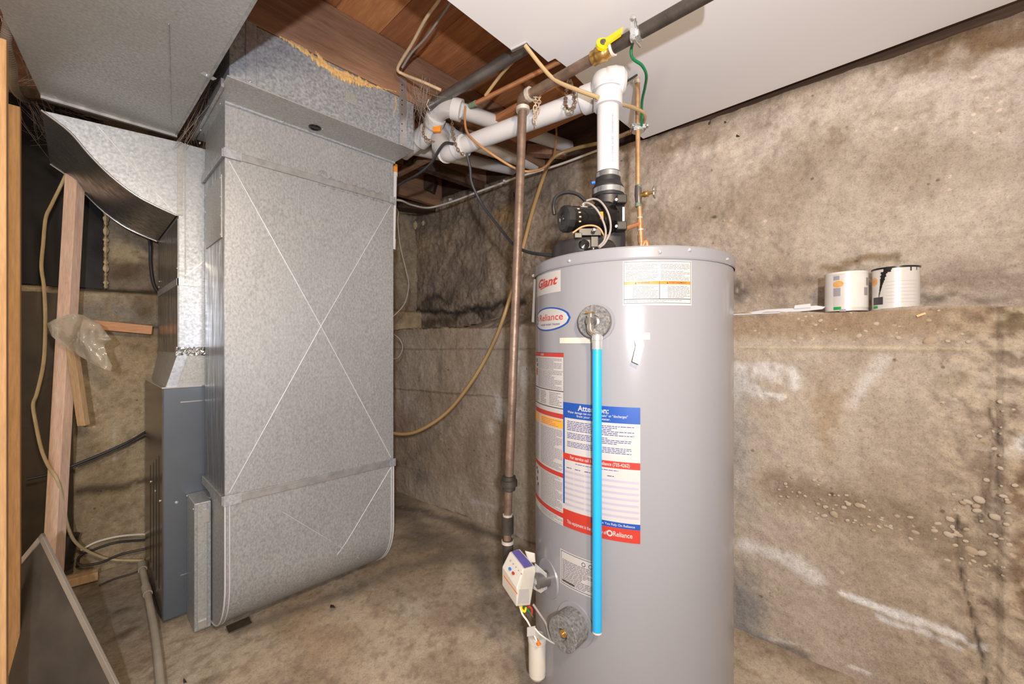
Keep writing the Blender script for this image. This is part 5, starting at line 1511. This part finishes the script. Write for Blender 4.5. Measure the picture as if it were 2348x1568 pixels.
# scroll + motor
ax = (-U * 0.93 - Vv * 0.36 + Vector((0,0,-0.10))).normalized()
sc0 = P(1380, 503, t=1.17)
mk('scroll_housing', MB().lathe(sc0, ax, [(0.0,-.03),(0.046,-.028),(0.050,-.015),(0.050,0.010),(0.044,0.018),(0.036,0.022),(0.0,0.022)], 40), M['blackgloss'], bl_)
mc = sc0 + ax * 0.022
mo = mk('motor', MB().lathe(mc, ax, [(0.038,0.0),(0.038,0.010),(0.0345,0.014),(0.0345,0.086),(0.0,0.086)], 40), M['blackgloss'], bl_)
mk('motor_cap', MB().lathe(mc + ax*.084, ax, [(0.0368,0),(0.0368,0.004),(0.0358,0.018),(0.030,0.022),(0.016,0.022),(0.015,0.019),(0.006,0.019),(0.005,0.022),(0,0.022)], 12, smooth=False), M['black'], mo)
s_ = MB()
side = ax.cross(Vector((0,0,1))).normalized()
upv = side.cross(ax).normalized()
sgn = 1 if side.dot(-Vv) > 0 else -1
for k, a in enumerate((-0.45, -0.1, 0.25, 0.6)):
    dr = side * sgn * math.cos(a) + upv * math.sin(a)
    s_.frame(mc + ax*.070 + dr*.0347, ax * .0032, dr.cross(ax) * .0018, dr * .0005)
mk('vent_slot', s_, M['tan_cable'], mo)
dr = side * sgn * math.cos(1.0) + upv * math.sin(1.0)
mk('motor_label', MB().frame(mc + ax*.045 + dr*.0347, ax * .010, dr.cross(ax) * .004, dr * .0004), M['paper'], mo)
dr = side * sgn
mk('yellow_label', MB().frame(mc + ax*.004 + dr*.0382, ax * .005, dr.cross(ax) * .010, dr * .0005), M['inkamber'], mo)
wire([(1271,492,1.13),(1269,470,1.13),(1277,450,1.14),(1300,441,1.15),(1325,446,1.16),(1345,463,1.17)], .0052, 'black', 'motor_conduit', bl_, 8)
wire([(1340,465,1.10),(1352,467,1.09),(1368,480,1.08),(1382,505,1.075),(1389,530,1.07),(1385,552,1.06),(1372,566,1.05)], .0028, 'grey_cable', 'white_tubing', bl_)
wire([(1345,460,1.11),(1362,456,1.10),(1378,463,1.09),(1393,485,1.08),(1400,512,1.075),(1398,535,1.07),(1386,558,1.06),(1374,568,1.05)], .0028, 'grey_cable', 'white_tubing', bl_)
wire([(1313,534,1.09),(1335,520,1.09),(1358,517,1.09),(1375,524,1.09),(1385,540,1.09)], .0026, 'brown_cable', 'rubber_tubing', bl_)
s_ = MB(); s_.frame(P(1325,541,t=1.085), U*.010, (0,0,.007), Vv*.008); s_.frame(P(1362,556,t=1.075), U*.010, (0,0,.014), Vv*.009); s_.frame(P(1350,536,t=1.11), U*.03, (0,0,.010), Vv*.02)
mk('switch_bracket', s_, M['black'], bl_, bevel=0.0015)
mk('pressure_switch', MB().lathe(P(1340,562,t=1.08), (-FW[0], -FW[1], 0), [(0.016,-.01),(0.016,0.004),(0.012,0.008),(0,0.010)], 24), M['blackgloss'], bl_)
mk('cord_grommet', MB().lathe(P(1358,572,t=1.06), (0,0,1), [(0.020,-.006),(0.021,-.004),(0.021,.000),(0.012,.003),(0,.003)], 20), M['blackgloss'], bl_)
mk('hex_screw', MB().lathe(P(1362,528,t=1.08), (-FW[0], -FW[1], 0), [(0.006,0),(0.006,0.003),(0.003,0.006),(0,0.006)], 8).lathe(P(1338,470,t=1.13), (-FW[0], -FW[1], 0), [(0.005,0),(0.005,0.003),(0,0.004)], 8), M['chrome'], bl_)

# ------------------------------------------------------------------ cans on the ledge
def can(name, px, py_b, yfront, r, h, label, style):
    X_ = 1.655
    c = P(px, 700, X=X_)
    z0 = LEDGE + 0.003
    th0 = math.atan2(-c.y, -c.x)
    t_ = thing(name, (c.x, c.y, z0), label, 'paint can', 'paint cans on the wall ledge')
    mk('can_body', MB().lathe((c.x, c.y, z0), (0,0,1), [(0,0.001),(r-.001,0.001),(r+.001,0),(r+.001,0.003),(r,0.004),(r,h-.004),(r+.001,h-.003),(r+.001,h),(r-.006,h),(r-.007,h-.004),(0,h-.004)], 48), M['canlabel'], t_)
    def cp(a, z, off): return Vector((c.x + math.cos(th0 + a) * (r + off), c.y + math.sin(th0 + a) * (r + off), z0 + z))
    def pt_(mb, a0, a1, za, zb_, off, seg=8):
        vs = []
        for k in range(seg + 1):
            a = a0 + (a1 - a0) * k / seg; vs += [cp(a, za, off), cp(a, zb_, off)]
        mb.add(vs, [(2*k, 2*k+2, 2*k+3, 2*k+1) for k in range(seg)], True)
    def text(s, a, z, size, off, bold=.01, wdt=None):
        vs, fs = text_mesh(s, size, bold); sx = 1
        if wdt: sx = wdt / (max(v[0] for v in vs) - min(v[0] for v in vs))
        return MB().add([cp(a + v[0]*sx/r, z + v[1], off) for v in vs], fs)
    def oval(mb, a, z, ra, rz_, off):
        for k in range(14):
            x0, x1 = -1 + 2*k/14, -1 + 2*(k+1)/14
            h0, h1 = rz_*math.sqrt(max(0,1-x0*x0)), rz_*math.sqrt(max(0,1-x1*x1))
            mb.add([cp(a+ra*x0, z-h0, off), cp(a+ra*x1, z-h1, off), cp(a+ra*x1, z+h1, off), cp(a+ra*x0, z+h0, off)], [(0,1,2,3)], True)
    if style == 'white':
        s_ = MB(); pt_(s_, -1.5, -0.62, 0, h, .0008); pt_(s_, 0.0, 1.5, 0.01, h, .0008, 14); pt_(s_, -1.5, 1.5, h-.006, h+.001, .0014, 20); mk('paint_coat', s_, M['canwhite'], t_)
        s_ = MB(); oval(s_, -.36, .083, .26, .0095, .0009); mk('orange_oval', s_, M['inkamber'], t_)
        mk('logo_writing', text('CIL', -.36, .083, .013, .0014, .02, .020), M['paper'], t_)
        s_ = MB(); pt_(s_, -.60, -.25, .046, .071, .0006); pt_(s_, -.60, -.30, .096, .108, .0006); mk('grey_panel', s_, M['inkgrey'], t_)
        s_ = MB(); pt_(s_, -.60, -.22, .004, .013, .0006); mk('green_panel', s_, M['inkgreen'], t_)
        s_ = MB()
        for a, b, zz in ((1.05, 1.3, .08), (.9, 1.2, .05), (-.3, .0, .002)): pt_(s_, a, b, zz - .004, zz + .02 if zz > .01 else zz + .003, .001)
        mk('dark_smudge', s_, M['inkgrey'], t_)
    else:
        s_ = MB(); oval(s_, -1.02, .083, .20, .011, .0009); mk('orange_oval', s_, M['inkamber'], t_)
        mk('logo_writing', text('CIL', -1.0, .083, .012, .0014, .02, .015), M['paper'], t_)
        s_ = MB(); pt_(s_, -1.1, -.52, .014, .036, .0008); mk('dark_panel', s_, M['inkdark'], t_)
        s_ = MB(); pt_(s_, -1.1, -.8, .003, .011, .0008); mk('green_panel', s_, M['inkgreen'], t_)
        rnd = random.Random(3); s_ = MB()
        for k in range(26):
            f = k / 25; z_ = h - (h - .040) * f
            w_ = (.17 * (1 - f) ** 1.6 + .02) * rnd.uniform(.75, 1.2); a = -.42 - .30 * f + .12 * (f < .15)
            pt_(s_, a - w_, a + w_, z_ - .0042, z_ + .001, .0012, 3)
        pt_(s_, -1.5, 1.5, h-.0035, h+.0015, .0016, 24); pt_(s_, .62, .68, h-.014, h, .0012, 2); pt_(s_, .95, .99, h-.012, h, .0012, 2)
        mk('black_drip', s_, M['candark'], t_)
        s_ = MB(); 
        for k in range(7): pt_(s_, -.4, .95, .018 + k*.010, .0186 + k*.010, .0006)
        mk('printed_lines', s_, M['inklight'], t_)
    return t_
can('paint_can', 1940, 716, 0, 0.0530, 0.119, 'left paint can on the ledge, smeared with white paint', 'white')
can('paint_can', 2053, 706, 0, 0.0525, 0.120, 'right paint can on the ledge, with a black paint drip', 'black')
lp = thing('plastic_tray', P(1790, 712, X=1.63), 'flat white plastic piece lying on the ledge left of the cans', 'plastic piece')
pl = [P(x, y, X=1.625) for x, y in ((1715,716),(1760,709),(1820,706),(1870,700),(1893,703),(1885,709),(1850,713),(1790,718),(1730,721))]
mk('rim', MB().prism(pl, (0.06, 0, 0.0)), M['pvc'], lp, bevel=0.002)
mk('block', MB().hull([P(x, y, X=X_) for X_ in (1.62, 1.66) for x, y in ((1820,708),(1822,700),(1858,696),(1860,705))]), M['pvc'], lp, bevel=0.001)
mk('paint_stirrer', MB().beam(P(1676,722,X=1.60), P(1790,717,X=1.60), 0.02, 0.003), M['pvc'], label='thin white stick on the ledge beside the water heater', cat='stick')
mk('chalk_bit', MB().beam(P(2102,725,X=1.592), P(2122,718,X=1.592), 0.006, 0.005), M['inkamber'], label='tiny orange chip stuck on the wall under the right can', cat='chip')

# foam lumps on the wall
for x, y, s, l in ((952, 516, .020, 'larger cream foam lump on the wall beside the return duct'), (970, 511, .013, 'smaller cream foam lump on the wall, right of the larger one')):
    bm = bmesh.new(); bmesh.ops.create_icosphere(bm, subdivisions=3, radius=1.0)
    c = P(x, y, X=XU - 0.045)
    m_ = MB(); rnd = random.Random(x)
    vs = [c + Vector((v.co.x * s * .6, v.co.y * s * 1.1, v.co.z * s * 1.6)) * rnd.uniform(.9, 1.1) if False else c + Vector((v.co.x * s * .6, v.co.y * s * 1.1, v.co.z * s * 1.6)) * (1 + .12 * math.sin(v.co.x * 7 + v.co.z * 5)) for v in bm.verts]
    m_.add(vs, [tuple(w.index for w in f.verts) for f in bm.faces], True); bm.free()
    mk('foam_lump', m_, M['creamfoam'], label=l, cat='foam')

# ------------------------------------------------------------------ left side
for i, (x0, y0, x1, ztp_, l) in enumerate(((-0.205, 1.50, -0.117, H + .705, 'pine wall stud at the left edge of the picture, nearest'), (-0.20, 1.88, -0.121, H + .70, 'second pine wall stud, just right of the nearest one'))):
    mk('wall_stud', MB().box((x0, y0, 0.0), (x1, y0 + 0.039, ztp_)), M['stud'], label=l, cat='stud', bevel=0.002)
mk('wall_stud', MB().box((-0.30, 2.10, 0.0), (-0.135, 2.139, H + .66)), M['stud'], label='dark pine stud behind the two front ones at left', cat='stud', bevel=0.002)
mk('top_plate', MB().box((-0.24, 0.5, H + .705 + .001), (-0.150, 1.50, H + .745)), M['stud'], label='pine plate across the stud tops at the upper left corner', cat='plate')
def cloth(name, x0, x1, z0, z1, Y, mat, amp, seed, label, cat, X=None):
    nx, nz = 40, 60
    a = np.linspace(0, 1, nx); b = np.linspace(0, 1, nz)
    A, B = np.meshgrid(a, b, indexing='ij')
    f = (fbm(A * 6, B * 2.5, 4, seed) - .5) * amp * 2 + np.sin(A * 22 + B * 3) * amp * .3
    vs = np.stack([x0 + (x1 - x0) * A, Y - f - amp, z0 + (z1 - z0) * B + f * .3], -1).reshape(-1, 3)
    fs = [(i*nz+j, (i+1)*nz+j, (i+1)*nz+j+1, i*nz+j+1) for i in range(nx-1) for j in range(nz-1)]
    return mk(name, MB().add(vs.tolist(), fs, True), mat, label=label, cat=cat)
cloth('black_sheet', -0.55, P(238,500,Y=2.62).x, 1.275, 2.06, 2.69, M['blackpoly'], 0.014, 5, 'black plastic sheet covering the upper back wall at left', 'plastic sheet')
cloth('brown_sheet', -0.55, P(168,900,Y=2.55).x, 0.03, 1.24, 2.62, M['brownpoly'], 0.012, 6, 'dusty brown plastic sheet hanging over the lower back wall', 'plastic sheet')
# foam strip along the black sheet edge
random.seed(5)
vs = []; fs = []
for i in range(40):
    f = i / 39; c = P(243, 480 + f * 182, Y=2.66)
    w = random.uniform(.003, .011)
    vs += [c + Vector((-w, 0, 0)), c + Vector((0, -.016, random.uniform(-.003,.003))), c + Vector((w, 0, 0))]
    if i: k = (i-1)*3; fs += [(k,k+3,k+4,k+1),(k+1,k+4,k+5,k+2)]
mk('foam_strip', MB().add(vs, fs), M['creamfoam'], label='ragged cream foam strip along the edge of the black sheet', cat='foam')

tlean = 1.72
mk('leaning_stud', MB().beam(P(173,400,t=1.70), P(117,1392,t=1.59), 0.050, 0.036, (FW[0], FW[1], 0)), M['stud_pink'], label='long pinkish stud leaning behind the plastic bag', cat='stud', bevel=0.002)
mk('wood_stick', MB().beam(P(158,745,t=1.62), P(192,975,t=1.66), 0.032, 0.022, (FW[0], FW[1], 0)), M['stick'], label='short tan stick hanging diagonally under the plastic bag', cat='stick', bevel=0.002)
mk('wood_stick', MB().beam(P(150,738,Y=2.56), P(348,757,Y=2.56), 0.03, 0.040, (0,0,1)), M['stick_o'], label='orange-brown stick lying level against the back wall', cat='stick', bevel=0.002)
# bag
bagp = [(107,742),(122,733),(165,718),(190,722),(228,742),(245,765),(256,778),(238,790),(246,815),(257,838),(254,851),(225,840),(180,815),(140,790),(118,770)]
cx, cy = 180, 775
nr = 9; nb = 60
bv = []
bpth = []
for k in range(nb):
    f = k / nb * len(bagp); i = int(f); g = f - i
    a = bagp[i]; b = bagp[(i+1) % len(bagp)]
    bpth.append((a[0]*(1-g)+b[0]*g, a[1]*(1-g)+b[1]*g))
rnd = random.Random(9)
for side_ in (0, 1):
    for j in range(nr + 1):
        q = j / nr
        for k in range(nb):
            x, y = cx + (bpth[k][0]-cx)*q, cy + (bpth[k][1]-cy)*q
            bulge_ = (1 - q**2) * 0.035
            wr = (float(vnoise(np.array(x*.09), np.array(y*.035 + x*.03), 7)) - .5) * .05 * (1 if q < 1 else 0)
            tt_ = 1.585 - (bulge_ + wr if side_ == 0 else -bulge_ * .7 + wr * .3)
            bv.append(P(x, y, t=tt_))
off_ = (nr+1)*nb; bf = []
for s2 in (0, 1):
    for j in range(nr):
        for k in range(nb):
            a = s2*off_ + j*nb + k; b = s2*off_ + j*nb + (k+1) % nb
            f = (a, b, b+nb, a+nb); bf.append(f if s2 else f[::-1])
mk('plastic_bag', MB().add(bv, bf, True), M['bag'], label='crumpled clear plastic bag hung on the leaning stud', cat='bag')

cable('hanging_rope', [(155,392,1.72),(140,425,1.70),(118,470,1.66),(105,500,1.64),(99,560,1.63),(95,612,1.62),(101,660,1.62),(104,740,1.60),(100,830,1.60),(85,900,1.6),(76,928,1.6),(82,970,1.6),(95,1030,1.6),(112,1070,1.6),(132,1100,1.6),(145,1150,1.62),(155,1205,1.64),(175,1245,1.70),(215,1270,1.78),(260,1283,1.84),(330,1285,1.88)], 0.0055, 'cream_cable', 'long cream cable hanging in bends before the left wall', k=5)
cable('black_wall_cable', [(62,1099,1.60),(110,1088,1.64),(160,1070,1.69),(230,1042,1.76),(300,1010,1.84),(350,980,1.92)], 0.0058, 'black_cable', 'upper black cable rising across the back wall to the furnace')
cable('black_wall_cable', [(170,1071,1.695),(235,1046,1.765),(300,1016,1.84),(350,989,1.92)], 0.004, 'black_cable', 'second black strand just under the upper black cable')
cable('floor_cable', [(185,1262,1.80),(220,1243,1.84),(270,1230,1.88),(320,1225,1.9),(345,1224,1.9),(372,1210,1.9)], 0.0048, 'white_cable', 'pale cable arching over the coil beside the furnace')
cable('floor_cable', [(178,1300,1.80),(183,1275,1.80),(215,1260,1.84),(270,1243,1.9),(345,1237,1.95)], 0.0052, 'black_cable', 'dark coiled cable low beside the furnace, upper loop')
cable('floor_cable', [(176,1290,1.76),(190,1296,1.76),(230,1290,1.8),(280,1270,1.86),(345,1256,1.92)], 0.0052, 'iron', 'dark grey coiled cable low beside the furnace, lower loop')
cable('floor_cable', [(228,1342,1.72),(260,1328,1.76),(300,1316,1.80),(325,1306,1.82)], 0.004, 'iron', 'thin dark cable end lying on the floor by the grey pipe')
cable('refrigerant_line', [(343,548,1.98),(345,570,1.98),(346,610,2.0),(352,650,2.02),(364,672,2.04)], 0.007, 'black_cable', 'dark line bending down behind the curved duct', 'cable')
mk('dark_tube', MB().tube([P(168,1225,t=1.74), P(152,1292,t=1.74)], 0.020, 16).tube([P(153,1288,t=1.74), P(151,1298,t=1.74)], 0.023, 16), M['black'], label='short dark tube standing beside the leaning stud foot', cat='tube')
mk('wood_offcut', MB().beam(P(150,1336,Z=.03), P(226,1316,Z=.03), 0.045, 0.035), M['stick'], label='tan wood offcut lying on the floor by the back wall', cat='wood scrap', bevel=0.003)

fp = thing('floor_drain_pipe', P(345,1450,Z=0.0), 'dusty grey plastic drain pipe lying on the floor beside the furnace', 'pipe')
pp = [P(325,1297,Z=.05), P(331,1325,Z=.045), P(337,1352,Z=.035), P(352,1430,Z=.03), P(360,1490,Z=.028), P(368,1570,Z=.028), P(376,1700,Z=.028)]
mk('pipe_body', MB().tube(pp, 0.0115, 14), M['grey_pvc'], fp)
mk('coupling', MB().tube([P(334,1344,Z=.036), P(339,1362,Z=.034)], 0.015, 14), M['grey_pvc'], fp)
mk('cap', MB().tube([P(325,1292,Z=.052), P(327,1306,Z=.048)], 0.0155, 14), M['grey_pvc'], fp)
cable('pump_tube', [(344,1325,1.74),(348,1345,1.70),(353,1370,1.64),(361,1395,1.58),(370,1415,1.53)], 0.0035, 'black_cable', 'thin dark tube between drain pipe and furnace base', 'tube')

# insect screen frame
A3 = P(98, 1222, t=1.25); B3 = P(332, 1692, Z=0.012)
ab = (B3 - A3).normalized()
best = None
for tq in np.linspace(0.7, 1.5, 400):
    C3 = P(-20, 1365, t=float(tq)); ac = (C3 - A3).normalized()
    v_ = abs(ac.dot(ab))
    if best is None or v_ < best[0]: best = (v_, C3)
ac = (best[1] - A3).normalized(); ac = (ac - ab * ac.dot(ab)).normalized()
LW = min(0.42, (A3.z - 0.012) / max(1e-3, -ac.z) if ac.z < -0.001 else 0.42)
nsc = ab.cross(ac).normalized()
sc_ = thing('insect_screen', tuple(B3), 'old window screen with metal frame leaning at the lower left corner', 'window screen')
Lh = (B3 - A3).length
w_ = 0.017
fr = [(A3, ab, Lh), (A3, ac, LW), (A3 + ac * LW, ab, Lh), (A3 + ab * Lh, ac, LW)]
for k, (o_, d_, l_) in enumerate(fr):
    ins = ac if k == 0 else ab if k == 1 else -ac if k == 2 else -ab
    mk('frame_rail', MB().frame(o_ + d_ * l_ / 2 + ins * w_ / 2, d_ * l_ / 2, ins * w_ / 2, nsc * 0.004), M['alu'], sc_, bevel=0.001)
mk('mesh_panel', MB().frame(A3 + ab * Lh / 2 + ac * LW / 2, ab * (Lh / 2 - .01), ac * (LW / 2 - .01), nsc * 0.0006), M['screen'], sc_)

# armoured cable at upper left
path = smooth_path([P(*q[:2], t=q[2]) for q in [(10,-40,.98),(20,0,1.0),(20,50,1.02),(14,100,1.05),(27,150,1.1),(30,190,1.15),(40,215,1.25),(60,228,1.4),(90,232,1.6),(118,246,1.75)]], 30)
rr = [0.0085 + (0.0018 if (i % 3) else 0.0) for i in range(len(path))]
mk('armoured_cable', MB().tube(path, rr, 10), M['conduit'], label='ribbed grey flexible conduit hanging at the upper left corner', cat='conduit')

# cobwebs
def web(pts_a, pts_b, n, seed, label, sag=.02):
    rnd = random.Random(seed); mb = MB()
    for _ in range(n):
        a = P(*rnd.choice(pts_a)[:2], t=rnd.choice(pts_a)[2]); q = rnd.choice(pts_a); a = P(q[0]+rnd.gauss(0,14), q[1]+rnd.gauss(0,14), t=q[2])
        q = rnd.choice(pts_b); b = P(q[0]+rnd.gauss(0,18), q[1]+rnd.gauss(0,18), t=q[2])
        m_ = a.lerp(b, rnd.uniform(.3,.7)) + Vector((rnd.gauss(0,.006), rnd.gauss(0,.006), -sag * rnd.random()))
        mb.tube(smooth_path([a, m_, b], 4), rnd.uniform(.0003, .0009), 3, False)
    o = mk('cobweb', mb, M['web'], label=label, cat='cobweb', kind='stuff')
    return o
web([(100,250,1.5),(140,300,1.7),(180,340,1.8),(60,230,1.4)], [(120,350,1.8),(170,390,1.8),(230,400,1.9),(90,300,1.6)], 90, 1, 'dusty cobweb under the curved duct at upper left')
web([(440,250,1.45),(480,200,1.35),(420,310,1.5)], [(500,190,1.4),(470,260,1.5),(440,320,1.6),(520,150,1.3)], 80, 2, 'cobweb in the gap between the two overhead ducts')
web([(150,250,1.5),(250,275,1.6),(350,300,1.7)], [(200,268,1.7),(300,300,1.75),(400,325,1.8)], 60, 3, 'cobweb strung along the end of the wide overhead duct')
web([(950,215,1.5),(970,200,1.5)], [(965,270,1.6),(955,300,1.65),(990,240,1.55)], 45, 4, 'cobweb at the duct corner beside the steel pipe')
web([(55,120,1.15),(70,60,1.1),(60,180,1.2)], [(140,150,1.3),(170,80,1.2),(110,200,1.35)], 40, 5, 'thin cobweb veil hanging before the wide overhead duct')

# little debris
random.seed(21)
m_ = MB().hull([P(762 + random.uniform(-8,8), 1391 + random.uniform(-5,5), Z=random.uniform(.0,.012)) for _ in range(10)])
mk('black_crumb', m_, M['black'], label='small black crumb on the floor before the return duct', cat='debris')
m_ = MB().hull([P(424 + random.uniform(-5,5), 1560 + random.uniform(-6,6), Z=random.uniform(.0,.010)) for _ in range(10)])
mk('dark_stone', m_, M['black'], label='small dark stone at the bottom edge of the floor', cat='debris')
